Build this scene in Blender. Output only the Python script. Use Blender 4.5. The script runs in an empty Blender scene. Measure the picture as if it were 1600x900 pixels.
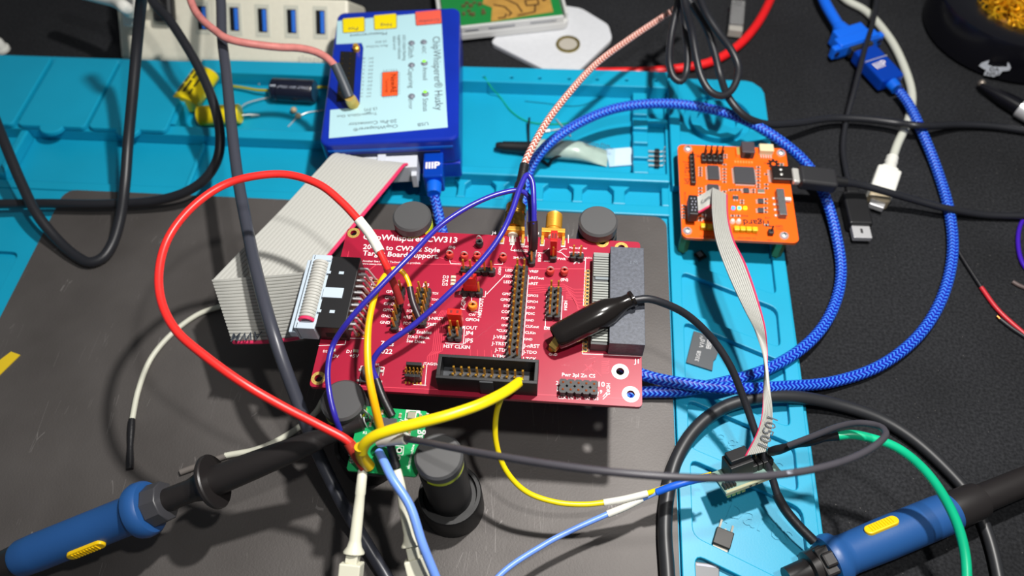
import bpy, bmesh, math, random
from mathutils import Vector, Matrix, Euler

# ------------------------------------------------------------------ camera, light, exposure
SC = bpy.context.scene
COL = SC.collection
MM = 0.001                      # everything below is written in millimetres
RNG = random.Random(7)

FPX = 1200.0                    # focal length for a frame 1600 x 900
CAM = Vector((27.493, -138.945, 286.059))
RIGHT = Vector((0.99649926, 0.07920426, -0.02675649))
DOWN = Vector((0.05214243, -0.83899636, -0.54163297))
FWD = Vector((-0.06534823, 0.53834171, -0.84018915))

cd = bpy.data.cameras.new('camera'); cam = bpy.data.objects.new('camera', cd); COL.objects.link(cam)
cam.matrix_world = Matrix((
    (RIGHT.x, -DOWN.x, -FWD.x, CAM.x * MM),
    (RIGHT.y, -DOWN.y, -FWD.y, CAM.y * MM),
    (RIGHT.z, -DOWN.z, -FWD.z, CAM.z * MM),
    (0, 0, 0, 1)))
cd.sensor_width = 36; cd.lens = 36 * FPX / 1600; cd.clip_start = 0.01; cd.clip_end = 20
cd.dof.use_dof = True; cd.dof.focus_distance = 0.268; cd.dof.aperture_fstop = 9.0
SC.camera = cam

W = bpy.data.worlds.new('dim_room'); SC.world = W; W.use_nodes = True
W.node_tree.nodes['Background'].inputs[0].default_value = (0.9, 0.95, 1.0, 1)
W.node_tree.nodes['Background'].inputs[1].default_value = 0.13

def lamp(name, loc, size, power, col=(1.0, 0.97, 0.93), target=(20, 20, 0)):
    l = bpy.data.lights.new(name, 'AREA'); l.shape = 'DISK'; l.size = size * MM; l.energy = power; l.color = col
    o = bpy.data.objects.new(name, l); COL.objects.link(o); o.location = Vector(loc) * MM
    o.rotation_euler = (Vector(target) - Vector(loc)).to_track_quat('-Z', 'Y').to_euler()
    return o
lamp('desk_lamp_far', (112, 52, 420), 18, 2.75)
lamp('desk_lamp_near', (112, -92, 420), 18, 0.8)

SC.view_settings.view_transform = 'Standard'; SC.view_settings.look = 'None'
SC.view_settings.gamma = 1; SC.view_settings.use_curve_mapping = False
SC.view_settings.exposure = -0.2

# ------------------------------------------------------------------ helpers
def at(px, py, z):
    """point of the bench at height z (mm) seen at photo pixel (px, py)"""
    d = FWD + RIGHT * ((px - 800) / FPX) + DOWN * ((py - 450) / FPX)
    return CAM + d * ((z - CAM.z) / d.z)
def ats(lst): return [at(*p) for p in lst]
def px_of(P):
    v = P - CAM; w = v.dot(FWD); return (800 + FPX * v.dot(RIGHT) / w, 450 + FPX * v.dot(DOWN) / w)
def lin(c):
    return tuple(((x / 255) / 12.92 if x / 255 <= 0.04045 else ((x / 255 + 0.055) / 1.055) ** 2.4) for x in c)

MATS = {}
def mat(name, rgb, rough=0.5, metal=0.0, spec=0.5, var=0.0, vscale=400, bump=0.0, bscale=2000, bdist=0.0001,
        emit=None, estr=0, trans=0.0, coat=0.0, alpha=1.0, sss=0.0):
    if name in MATS: return MATS[name]
    m = bpy.data.materials.new(name); m.use_nodes = True; n = m.node_tree.nodes; L = m.node_tree.links
    b = n['Principled BSDF']; c = lin(rgb)
    b.inputs['Base Color'].default_value = (*c, 1); b.inputs['Roughness'].default_value = rough
    b.inputs['Metallic'].default_value = metal; b.inputs['Specular IOR Level'].default_value = spec
    b.inputs['Transmission Weight'].default_value = trans; b.inputs['Coat Weight'].default_value = coat
    b.inputs['Alpha'].default_value = alpha
    tc = n.new('ShaderNodeTexCoord')
    if var > 0:
        t = n.new('ShaderNodeTexNoise'); t.inputs['Scale'].default_value = vscale; t.inputs['Detail'].default_value = 4
        L.new(tc.outputs['Object'], t.inputs['Vector'])
        r = n.new('ShaderNodeValToRGB'); L.new(t.outputs['Fac'], r.inputs[0])
        r.color_ramp.elements[0].position = 0.3; r.color_ramp.elements[1].position = 0.7
        r.color_ramp.elements[0].color = (*[x * (1 - var) for x in c], 1)
        r.color_ramp.elements[1].color = (*[min(1, x * (1 + var)) for x in c], 1)
        L.new(r.outputs[0], b.inputs['Base Color'])
    if bump > 0:
        t = n.new('ShaderNodeTexNoise'); t.inputs['Scale'].default_value = bscale; t.inputs['Detail'].default_value = 3
        L.new(tc.outputs['Object'], t.inputs['Vector'])
        u = n.new('ShaderNodeBump'); u.inputs['Strength'].default_value = bump; u.inputs['Distance'].default_value = bdist
        L.new(t.outputs['Fac'], u.inputs['Height']); L.new(u.outputs[0], b.inputs['Normal'])
    if emit:
        b.inputs['Emission Color'].default_value = (*lin(emit), 1); b.inputs['Emission Strength'].default_value = estr
    MATS[name] = m; return m

class MB:
    """collects shapes in bench millimetres; an optional matrix M places a local frame"""
    def __init__(s, M=None): s.v = []; s.f = []; s.uv = {}; s.M = M or Matrix.Identity(4); s.smooth = []
    def add(s, vs, fs, smooth=False, uvs=None):
        o = len(s.v); s.v += [s.M @ Vector(p) for p in vs]
        for k, f in enumerate(fs):
            s.f.append([i + o for i in f]); s.smooth.append(smooth)
            if uvs: s.uv[len(s.f) - 1] = uvs[k]
        return s
    def box(s, c, d, rz=0.0, taper=1.0):
        x, y, z = d[0] / 2, d[1] / 2, d[2] / 2; R = Matrix.Rotation(rz, 3, 'Z'); c = Vector(c)
        vs = [c + R @ Vector((sx * x * (taper if sz > 0 else 1), sy * y * (taper if sz > 0 else 1), sz * z)) for sz in (-1, 1) for sx, sy in ((-1, -1), (1, -1), (1, 1), (-1, 1))]
        return s.add(vs, [(3, 2, 1, 0), (4, 5, 6, 7), (0, 1, 5, 4), (1, 2, 6, 5), (2, 3, 7, 6), (3, 0, 4, 7)])
    def bx(s, x0, x1, y0, y1, z0, z1):
        return s.box(((x0 + x1) / 2, (y0 + y1) / 2, (z0 + z1) / 2), (abs(x1 - x0), abs(y1 - y0), z1 - z0))
    def obox(s, p0, p1, w, h, up=Vector((0, 0, 1))):
        """box running from p0 to p1 with width w and height h"""
        p0 = Vector(p0); p1 = Vector(p1); a = (p1 - p0).normalized(); sd = a.cross(up)
        if sd.length < 1e-4: sd = a.cross(Vector((0, 1, 0)))
        sd.normalize(); u = sd.cross(a).normalized()
        vs = [p + sd * (i * w / 2) + u * (j * h / 2) for p in (p0, p1) for i, j in ((-1, -1), (1, -1), (1, 1), (-1, 1))]
        return s.add(vs, [(0, 1, 2, 3), (7, 6, 5, 4), (0, 4, 5, 1), (1, 5, 6, 2), (2, 6, 7, 3), (3, 7, 4, 0)])
    def prism(s, poly, z0, z1):
        """upright prism on a polygon (x, y); z1 may lie below a bevel"""
        a = sum(poly[i][0] * poly[(i + 1) % len(poly)][1] - poly[(i + 1) % len(poly)][0] * poly[i][1] for i in range(len(poly)))
        if a < 0: poly = list(reversed(poly))
        n = len(poly); vs = [(p[0], p[1], z0) for p in poly] + [(p[0], p[1], z1) for p in poly]
        return s.add(vs, [tuple(reversed(range(n))), tuple(range(n, 2 * n))] + [(i, (i + 1) % n, n + (i + 1) % n, n + i) for i in range(n)])
    def lathe(s, prof, p0, ax=(0, 0, 1), n=24, caps=True):
        """profile [(distance along axis, radius)] turned about ax from p0"""
        p0 = Vector(p0); ax = Vector(ax).normalized(); t = Vector((1, 0, 0)) if abs(ax.x) < 0.9 else Vector((0, 1, 0))
        e1 = ax.cross(t).normalized(); e2 = ax.cross(e1)
        vs = [p0 + ax * d + (e1 * math.cos(2 * math.pi * k / n) + e2 * math.sin(2 * math.pi * k / n)) * max(r, 1e-3) for d, r in prof for k in range(n)]
        fs = [(i * n + k, i * n + (k + 1) % n, (i + 1) * n + (k + 1) % n, (i + 1) * n + k) for i in range(len(prof) - 1) for k in range(n)]
        s.add(vs, fs, True)
        if caps:
            o = len(s.v) - len(vs); m = len(prof) - 1
            s.f.append([o + k for k in reversed(range(n))]); s.smooth.append(False)
            s.f.append([o + m * n + k for k in range(n)]); s.smooth.append(False)
        return s
    def cyl(s, p0, p1, r, r1=None, n=16):
        p0 = Vector(p0); p1 = Vector(p1); L = (p1 - p0).length
        return s.lathe([(0, r), (L, r if r1 is None else r1)], p0, p1 - p0, n)
    def ball(s, c, r, n=12, sq=1.0):
        k = 7; return s.lathe([(r * sq * (1 - math.cos(math.pi * i / k)), r * math.sin(math.pi * i / k)) for i in range(k + 1)], Vector(c) - Vector((0, 0, r * sq)), (0, 0, 1), n, False)
    def ring(s, c, ro, ri, z0, z1, n=24):
        p = Vector((c[0], c[1], 0)); return s.lathe([(z0, ri), (z0, ro), (z1, ro), (z1, ri), (z0, ri)], p, (0, 0, 1), n, False)
    def tube(s, pts, r, n=10, r_end=None):
        """round tube along a smooth path; uv = (mm along, turns round)"""
        pts = [Vector(p) for p in pts]; m = len(pts); T = []
        for i in range(m):
            t = pts[min(i + 1, m - 1)] - pts[max(i - 1, 0)]; T.append(t.normalized() if t.length > 1e-9 else Vector((0, 0, 1)))
        nrm = T[0].orthogonal().normalized(); vs = []; Ls = [0.0]
        for i in range(m):
            if i: Ls.append(Ls[-1] + (pts[i] - pts[i - 1]).length)
            nrm = (nrm - T[i] * nrm.dot(T[i])).normalized(); b = T[i].cross(nrm)
            rr = r if r_end is None else r + (r_end - r) * i / (m - 1)
            if callable(r): rr = r(i / (m - 1))
            for k in range(n):
                a = 2 * math.pi * k / n; vs.append(pts[i] + (nrm * math.cos(a) + b * math.sin(a)) * rr)
        fs = []; uv = []
        for i in range(m - 1):
            for k in range(n):
                k1 = (k + 1) % n; fs.append((i * n + k, i * n + k1, (i + 1) * n + k1, (i + 1) * n + k))
                uv.append(((Ls[i], k / n), (Ls[i], (k + 1) / n), (Ls[i + 1], (k + 1) / n), (Ls[i + 1], k / n)))
        fs += [tuple(reversed(range(n))), tuple((m - 1) * n + k for k in range(n))]; uv += [tuple((0, 0) for _ in range(n))] * 2
        return s.add(vs, fs, True, uv)
    def mesh(s, me, M):
        o = len(s.v); T = s.M @ M; s.v += [T @ v.co for v in me.vertices]
        for p in me.polygons: s.f.append([i + o for i in p.vertices]); s.smooth.append(False)
        return s

ROOT = {}
def obj(name, mb, m, parent=None, bevel=0.0, seg=2, flat=False):
    inv = ROOT.get(parent.name, Matrix.Identity(4)).inverted() if parent else Matrix.Identity(4)
    me = bpy.data.meshes.new(name)
    me.from_pydata([tuple((inv @ v) * MM) for v in mb.v], [], mb.f)
    me.polygons.foreach_set('use_smooth', [bool(x) and not flat for x in mb.smooth])
    if mb.uv:
        ul = me.uv_layers.new(name='UVMap')
        for pi, p in enumerate(me.polygons):
            u = mb.uv.get(pi)
            if u:
                for li, c in zip(p.loop_indices, u): ul.data[li].uv = c
    me.materials.append(m); me.update()
    if any(mb.smooth) and not flat: me.set_sharp_from_angle(angle=math.radians(38))
    o = bpy.data.objects.new(name, me); COL.objects.link(o)
    if parent: o.parent = parent; ROOT[o.name] = ROOT.get(parent.name, Matrix.Identity(4))
    if bevel > 0:
        bv = o.modifiers.new('soft_edges', 'BEVEL'); bv.width = bevel * MM; bv.segments = seg; bv.limit_method = 'ANGLE'; bv.angle_limit = math.radians(40)
    return o
def tag(o, label, cat, group=None, kind=None):
    o['label'] = label; o['category'] = cat
    if group: o['group'] = group
    if kind: o['kind'] = kind
    return o
def thing(name, label, cat, loc, rz=0.0, group=None):
    o = bpy.data.objects.new(name, None); COL.objects.link(o); o.empty_display_size = 0.005
    o.location = Vector(loc) * MM; o.rotation_euler = (0, 0, rz)
    ROOT[o.name] = Matrix.Translation(Vector(loc)) @ Matrix.Rotation(rz, 4, 'Z')
    return tag(o, label, cat, group)
def stuff(o): o['kind'] = 'stuff'; return o

def spline(pts, step=2.0):
    """centripetal Catmull-Rom through pts"""
    P = [Vector(p) for p in pts]
    if len(P) == 2: P = [P[0], (P[0] + P[1]) / 2, P[1]]
    P = [P[0] * 2 - P[1]] + P + [P[-1] * 2 - P[-2]]; out = []
    for i in range(1, len(P) - 2):
        p0, p1, p2, p3 = P[i - 1:i + 3]
        t0 = 0.0; t1 = t0 + max((p1 - p0).length, 1e-4) ** 0.5; t2 = t1 + max((p2 - p1).length, 1e-4) ** 0.5; t3 = t2 + max((p3 - p2).length, 1e-4) ** 0.5
        k = max(3, int((p2 - p1).length / step))
        for j in range(k):
            t = t1 + (t2 - t1) * j / k
            a1 = p0 * ((t1 - t) / (t1 - t0)) + p1 * ((t - t0) / (t1 - t0)); a2 = p1 * ((t2 - t) / (t2 - t1)) + p2 * ((t - t1) / (t2 - t1)); a3 = p2 * ((t3 - t) / (t3 - t2)) + p3 * ((t - t2) / (t3 - t2))
            b1 = a1 * ((t2 - t) / (t2 - t0)) + a2 * ((t - t0) / (t2 - t0)); b2 = a2 * ((t3 - t) / (t3 - t1)) + a3 * ((t - t1) / (t3 - t1))
            out.append(b1 * ((t2 - t) / (t2 - t1)) + b2 * ((t - t1) / (t2 - t1)))
    out.append(P[-2]); return out
def path(lst, step=2.0): return spline(ats(lst), step)

def fill_plate(outer, holes, z0, z1, bev=0.0):
    """flat plate with real holes as a mesh (2D curve, both sides filled)"""
    cu = bpy.data.curves.new('tmp', 'CURVE'); cu.dimensions = '2D'; cu.fill_mode = 'BOTH'
    for poly in [outer] + holes:
        sp = cu.splines.new('POLY'); sp.points.add(len(poly) - 1); sp.use_cyclic_u = True
        for q, p in zip(sp.points, poly): q.co = (p[0], p[1], 0, 1)
    cu.extrude = (z1 - z0) / 2 - bev; cu.bevel_depth = bev; cu.bevel_resolution = 1; cu.offset = -bev
    ob = bpy.data.objects.new('tmp', cu); me = bpy.data.meshes.new_from_object(ob)
    mb = MB(); mb.mesh(me, Matrix.Translation((0, 0, (z0 + z1) / 2)))
    bpy.data.objects.remove(ob); bpy.data.curves.remove(cu); bpy.data.meshes.remove(me); return mb
def merge(mb, other):
    o = len(mb.v); mb.v += other.v
    for f, sm in zip(other.f, other.smooth): mb.f.append([i + o for i in f]); mb.smooth.append(sm)
def rrect(x0, x1, y0, y1, r, k=5):
    out = []
    for cx, cy, a0 in ((x1 - r, y1 - r, 0), (x0 + r, y1 - r, 90), (x0 + r, y0 + r, 180), (x1 - r, y0 + r, 270)):
        for i in range(k + 1):
            a = math.radians(a0 + 90 * i / k); out.append((cx + r * math.cos(a), cy + r * math.sin(a)))
    return out
def circ(c, r, n=20): return [(c[0] + r * math.cos(2 * math.pi * i / n), c[1] + r * math.sin(2 * math.pi * i / n)) for i in range(n)]
def rpoly(pts, r, k=4):
    """polygon with rounded corners"""
    out = []; n = len(pts); P = [Vector((p[0], p[1])) for p in pts]
    for i in range(n):
        a, b, c = P[i - 1], P[i], P[(i + 1) % n]; u = (a - b); v = (c - b); rr = min(r, u.length * .45, v.length * .45)
        s0 = b + u.normalized() * rr; s1 = b + v.normalized() * rr
        for j in range(k + 1):
            t = j / k; q = s0 * (1 - t) ** 2 + b * 2 * t * (1 - t) + s1 * t * t; out.append((q.x, q.y))
    return out

def text(mb, s, p0, p1, bold=0.0, h=1.0, up=None, thick=0.06, maxh=None):
    """lettering s laid from p0 to p1 (its baseline); up = direction of the letters' tops"""
    p0 = Vector(p0); p1 = Vector(p1)
    cu = bpy.data.curves.new('tmp', 'FONT'); cu.body = s; cu.size = 1; cu.resolution_u = 2; cu.offset = bold * 0.012; cu.fill_mode = 'FRONT'
    ob = bpy.data.objects.new('tmp', cu); me = bpy.data.meshes.new_from_object(ob)
    xs = [v.co.x for v in me.vertices]
    if xs:
        x0, x1 = min(xs), max(xs); k = (p1 - p0).length / (x1 - x0); e1 = (p1 - p0).normalized()
        n = Vector((0, 0, 1)) if up is None else None
        e2 = (n.cross(e1)).normalized() if up is None else (Vector(up) - e1 * Vector(up).dot(e1)).normalized()
        e3 = e1.cross(e2); kh = k * h
        if maxh and kh * 0.72 > maxh: k = kh = maxh / 0.72
        M = Matrix(((e1.x * k, e2.x * kh, e3.x, 0), (e1.y * k, e2.y * kh, e3.y, 0), (e1.z * k, e2.z * kh, e3.z, 0), (0, 0, 0, 1)))
        mb.mesh(me, Matrix.Translation(p0 + e3 * thick) @ M @ Matrix.Translation((-x0, 0, 0)))
    bpy.data.objects.remove(ob); bpy.data.curves.remove(cu); bpy.data.meshes.remove(me)
def ptext(mb, s, x0, y0, x1, y1, z, **k): text(mb, s, at(x0, y0, z), at(x1, y1, z), **k)

def line_strip(mb, pts, w, z, h=0.05):
    for a, b in zip(pts, pts[1:]): mb.obox((a[0], a[1], z + h / 2), (b[0], b[1], z + h / 2), w, h)

def tline(P0, P1, px):
    """distance along the axis P0-P1 at which it crosses photo column px"""
    lo, hi = -0.5, 1.5; up = px_of(P1)[0] > px_of(P0)[0]
    for _ in range(40):
        mid = (lo + hi) / 2
        if (px_of(P0 + (P1 - P0) * mid)[0] < px) == up: lo = mid
        else: hi = mid
    return lo * (P1 - P0).length

def ribbon(e0, e1, n, r, step=2.0):
    """flat cable between two edge paths: returns (ribs without the last wire, last wire)"""
    A = spline(e0, step); B = spline(e1, step); m = max(len(A), len(B))
    def rs(P):
        L = [0.0]
        for a, b in zip(P, P[1:]): L.append(L[-1] + (b - a).length)
        out = []; j = 0
        for i in range(m):
            t = L[-1] * i / (m - 1)
            while j < len(L) - 2 and L[j + 1] < t: j += 1
            out.append(P[j].lerp(P[j + 1], (t - L[j]) / max(1e-9, L[j + 1] - L[j])))
        return out
    A = rs(A); B = rs(B); ribs = MB(); edge = MB()
    for wi in range(n):
        rows = []
        for i in range(m):
            d = B[i] - A[i]; w = d.length; sd = d / w if w > 1e-6 else Vector((1, 0, 0))
            t = (A[min(i + 1, m - 1)] + B[min(i + 1, m - 1)] - A[max(i - 1, 0)] - B[max(i - 1, 0)]).normalized()
            nn = sd.cross(t).normalized(); c = A[i].lerp(B[i], (wi + 0.5) / n); hw = w / n / 2 * 1.02
            rows.append([c + sd * (math.cos(a) * hw) + nn * (math.sin(a) * r) for a in [2 * math.pi * k / 8 for k in range(8)]])
        vs = [p for row in rows for p in row]
        fs = [(i * 8 + k, i * 8 + (k + 1) % 8, (i + 1) * 8 + (k + 1) % 8, (i + 1) * 8 + k) for i in range(m - 1) for k in range(8)] + [tuple(reversed(range(8))), tuple((m - 1) * 8 + k for k in range(8))]
        (edge if wi == n - 1 else ribs).add(vs, fs, True)
    return ribs, edge
# ------------------------------------------------------------------ materials
def cable_mat(name, rgb, rough=0.4, **k): return mat(name, rgb, rough, spec=0.5, var=0.06, vscale=150, **k)
TEAL = mat('teal_silicone', (14, 156, 192), 0.42, spec=0.4, var=0.05, vscale=30, bump=0.15, bscale=1500, bdist=0.0001)
BLACKP = mat('black_plastic', (22, 22, 24), 0.45, bump=0.2, bscale=3000, bdist=0.00005)
BLACKS = mat('black_satin', (16, 16, 18), 0.3)
BLACKR = mat('black_rubber_cable', (32, 33, 38), 0.42)
GOLD = mat('gold_plating', (240, 182, 70), 0.38, 0.65)
BRASS = mat('brass', (226, 190, 104), 0.38, 0.65)
TIN = mat('tinned_metal', (214, 212, 206), 0.4, 0.5)
STEEL = mat('bright_steel', (222, 222, 224), 0.35, 0.55)
WHITEP = mat('white_plastic', (225, 225, 218), 0.4)
CREAM = mat('cream_plastic', (226, 222, 204), 0.45, var=0.03)
SILK = mat('white_silkscreen', (238, 232, 232), 0.6)
BLACKINK = mat('black_ink', (20, 16, 14), 0.6)
GREYINK = mat('grey_ink', (60, 66, 74), 0.6)
CHIP = mat('chip_epoxy', (62, 62, 66), 0.5, bump=0.15, bscale=5000, bdist=0.00003)
REDP = mat('red_plastic', (225, 28, 22), 0.35)
SHRINK = mat('black_heat_shrink', (24, 24, 27), 0.42, bump=0.25, bscale=700, bdist=0.0003)
WHITESHRINK = mat('white_heat_shrink', (226, 224, 214), 0.4, bump=0.2, bscale=600, bdist=0.0002)

def desk_material():
    m = mat('black_desk_cloth', (30, 31, 34), 0.85, spec=0.25); n = m.node_tree.nodes; L = m.node_tree.links; b = n['Principled BSDF']
    tc = n.new('ShaderNodeTexCoord')
    f = n.new('ShaderNodeTexNoise'); f.inputs['Scale'].default_value = 900; f.inputs['Detail'].default_value = 3; L.new(tc.outputs['Object'], f.inputs['Vector'])
    w = n.new('ShaderNodeTexNoise'); w.inputs['Scale'].default_value = 18; w.inputs['Detail'].default_value = 4; L.new(tc.outputs['Object'], w.inputs['Vector'])
    r = n.new('ShaderNodeValToRGB'); L.new(f.outputs[0], r.inputs[0]); e = r.color_ramp.elements
    e[0].position = 0.35; e[0].color = (*lin((22, 23, 26)), 1); e[1].position = 0.75; e[1].color = (*lin((46, 47, 50)), 1)
    r2 = n.new('ShaderNodeValToRGB'); L.new(w.outputs[0], r2.inputs[0]); e = r2.color_ramp.elements
    e[0].position = 0.35; e[0].color = (0.7, 0.7, 0.7, 1); e[1].position = 0.7; e[1].color = (1.15, 1.15, 1.15, 1)
    mx = n.new('ShaderNodeMix'); mx.data_type = 'RGBA'; mx.blend_type = 'MULTIPLY'; mx.inputs[0].default_value = 1
    L.new(r.outputs[0], mx.inputs[6]); L.new(r2.outputs[0], mx.inputs[7])
    v = n.new('ShaderNodeTexVoronoi'); v.inputs['Scale'].default_value = 260; L.new(tc.outputs['Object'], v.inputs['Vector'])
    lt = n.new('ShaderNodeMath'); lt.operation = 'LESS_THAN'; lt.inputs[1].default_value = 0.05; L.new(v.outputs['Distance'], lt.inputs[0])
    mx2 = n.new('ShaderNodeMix'); mx2.data_type = 'RGBA'; L.new(lt.outputs[0], mx2.inputs[0]); L.new(mx.outputs[2], mx2.inputs[6]); mx2.inputs[7].default_value = (*lin((84, 82, 80)), 1)
    L.new(mx2.outputs[2], b.inputs['Base Color'])
    u = n.new('ShaderNodeBump'); u.inputs['Strength'].default_value = 0.5; u.inputs['Distance'].default_value = 0.0003; L.new(f.outputs[0], u.inputs['Height']); L.new(u.outputs[0], b.inputs['Normal'])
    return m
def plate_material():
    m = mat('dark_base_plate', (92, 88, 86), 0.58, metal=0.42); n = m.node_tree.nodes; L = m.node_tree.links; b = n['Principled BSDF']
    tc = n.new('ShaderNodeTexCoord')
    f = n.new('ShaderNodeTexNoise'); f.inputs['Scale'].default_value = 1400; f.inputs['Detail'].default_value = 2; L.new(tc.outputs['Object'], f.inputs['Vector'])
    w = n.new('ShaderNodeTexNoise'); w.inputs['Scale'].default_value = 22; w.inputs['Detail'].default_value = 3; L.new(tc.outputs['Object'], w.inputs['Vector'])
    r = n.new('ShaderNodeValToRGB'); L.new(w.outputs[0], r.inputs[0]); e = r.color_ramp.elements
    e[0].position = 0.3; e[0].color = (*lin((80, 76, 74)), 1); e[1].position = 0.7; e[1].color = (*lin((98, 94, 92)), 1)
    cur = r.outputs[0]
    for k, (rot, sc) in enumerate(((0.3, 60), (1.2, 75), (2.1, 50))):      # fine hair scratches worn into the coating
        mp = n.new('ShaderNodeMapping'); mp.inputs['Rotation'].default_value = (0, 0, rot); mp.inputs['Scale'].default_value = (1, 0.09, 1); L.new(tc.outputs['Object'], mp.inputs[0])
        nz = n.new('ShaderNodeTexNoise'); nz.inputs['Scale'].default_value = 25; L.new(mp.outputs[0], nz.inputs['Vector'])
        va = n.new('ShaderNodeMix'); va.data_type = 'RGBA'; va.blend_type = 'ADD'; va.inputs[0].default_value = 0.03; L.new(mp.outputs[0], va.inputs[6]); L.new(nz.outputs['Color'], va.inputs[7])
        v = n.new('ShaderNodeTexVoronoi'); v.feature = 'DISTANCE_TO_EDGE'; v.inputs['Scale'].default_value = sc * 3; L.new(va.outputs[2], v.inputs['Vector'])
        lt = n.new('ShaderNodeMath'); lt.operation = 'LESS_THAN'; lt.inputs[1].default_value = 0.006; L.new(v.outputs['Distance'], lt.inputs[0])
        n2 = n.new('ShaderNodeTexNoise'); n2.inputs['Scale'].default_value = 45 + 10 * k; L.new(tc.outputs['Object'], n2.inputs['Vector'])
        gt = n.new('ShaderNodeMath'); gt.operation = 'GREATER_THAN'; gt.inputs[1].default_value = 0.66; L.new(n2.outputs[0], gt.inputs[0])
        ml = n.new('ShaderNodeMath'); ml.operation = 'MULTIPLY'; L.new(lt.outputs[0], ml.inputs[0]); L.new(gt.outputs[0], ml.inputs[1])
        mx = n.new('ShaderNodeMix'); mx.data_type = 'RGBA'; L.new(ml.outputs[0], mx.inputs[0]); L.new(cur, mx.inputs[6]); mx.inputs[7].default_value = (*lin((122, 118, 116)), 1); cur = mx.outputs[2]
    L.new(cur, b.inputs['Base Color'])
    u = n.new('ShaderNodeBump'); u.inputs['Strength'].default_value = 0.35; u.inputs['Distance'].default_value = 0.0002; L.new(f.outputs[0], u.inputs['Height']); L.new(u.outputs[0], b.inputs['Normal'])
    return m
def braid_mat(name, dark, light, pitch, turns, rough=0.4):
    m = mat(name, dark, rough, spec=0.5); n = m.node_tree.nodes; L = m.node_tree.links; b = n['Principled BSDF']
    uv = n.new('ShaderNodeUVMap'); sp = n.new('ShaderNodeSeparateXYZ'); L.new(uv.outputs[0], sp.inputs[0])
    def M(op, a, c):
        q = n.new('ShaderNodeMath'); q.operation = op
        for i, x in enumerate((a, c)):
            if x is None: continue
            if isinstance(x, (int, float)): q.inputs[i].default_value = x
            else: L.new(x, q.inputs[i])
        return q.outputs[0]
    a = M('MULTIPLY', sp.outputs[0], 2 * math.pi / pitch); v = M('MULTIPLY', sp.outputs[1], 2 * math.pi * turns)
    tri = M('ABSOLUTE', M('SUBTRACT', M('FRACT', M('MULTIPLY', sp.outputs[1], turns), None), 0.5), None)      # herringbone plaits; ridge highlights and dark grooves are painted into the colour
    d = M('MULTIPLY', M('SINE', M('ADD', a, M('MULTIPLY', tri, 9.0)), None), M('SUBTRACT', 1.0, M('POWER', M('MULTIPLY', tri, 2.0), 3.0)))
    r = n.new('ShaderNodeValToRGB'); L.new(d, r.inputs[0]); e = r.color_ramp.elements
    e[0].position = 0.0; e[0].color = (*lin(dark), 1); e[1].position = 0.55; e[1].color = (*lin(light), 1)
    L.new(r.outputs[0], b.inputs['Base Color'])
    u = n.new('ShaderNodeBump'); u.inputs['Strength'].default_value = 0.6; u.inputs['Distance'].default_value = 0.0002; L.new(d, u.inputs['Height']); L.new(u.outputs[0], b.inputs['Normal'])
    return m
BLUEBRAID = braid_mat('blue_braided_sleeve', (3, 26, 160), (64, 140, 255), 1.9, 5)
PINKBRAID = braid_mat('pink_braided_jacket', (172, 92, 76), (250, 222, 212), 2.0, 4)

# ------------------------------------------------------------------ desk, repair mat, base plate
desk = obj('desk_top', MB().bx(-900, 900, -700, 900, -25, 0), desk_material()); tag(desk, 'black cloth-textured desk surface with fine dust specks', 'desk', kind='structure')

mat_t = thing('repair_mat', 'large teal silicone repair mat with trays, lids and slots on the desk', 'mat', (-100, 30, 0))
mb = MB(); mb.prism(rrect(-340, 126, -150, 177, 8), 0, 2.0); obj('mat_base', mb, TEAL, mat_t, 0.4)
pa = at(14, 393, 4.4); pb = at(200, 600, 4.4)
obj('work_area', fill_plate([(-338, -150), (74, -150), (74, 83.9), (-338, 83.9)], [rpoly([(pa.x - 70, pa.y), (-222, pa.y), (-222, pa.y - 60), (pa.x - 70, pa.y - 60)], 4)], 2.0, 4.4, 0.2), TEAL, mat_t)
# right hand strip of slanted compartments
sl = lambda yl0, yr0, yr1, yl1: rpoly([(79.2, yl0), (118.8, yr0), (118.2, yr1), (78.8, yl1)], 3.5)
holes = [rpoly([(82.5, 104), (119.6, 104), (119.2, 44.6), (79.4, 60.5)], 3.5), sl(54.5, 38.1, 18.9, 34.5), sl(29.2, 12.3, -16.1, -1), sl(-6.6, -22.9, -41.6, -26.5), sl(-31.3, -47.5, -77, -60), sl(-66.6, -83, -130, -130), circ((100.8, 148.6), 16.8, 36)]
outer = [(74.5, -150), (122.5, -150), (125.8, 150)] + [(125.8, 168), (124.5, 172), (120.5, 176), (117, 177), (74.5, 177)]
obj('slanted_tray_frame', fill_plate(outer, holes, 2.0, 5.0, 0.35), TEAL, mat_t)
mb = MB(); mb.ring((100.3, 147), 13.2, 10.0, 2.0, 6.5, 40); mb.lathe([(0, 10), (0.7, 9.8)], (100.3, 147, 2), n=40); obj('round_well', mb, TEAL, mat_t)
mb = MB()
text(mb, 'magnetic', (83.5, -19.5, 2.25), (113, -33.5, 2.25)); text(mb, 'parts', (92, -51, 2.25), (113.5, -60.5, 2.25)); obj('embossed_lettering', mb, TEAL, mat_t)
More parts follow.
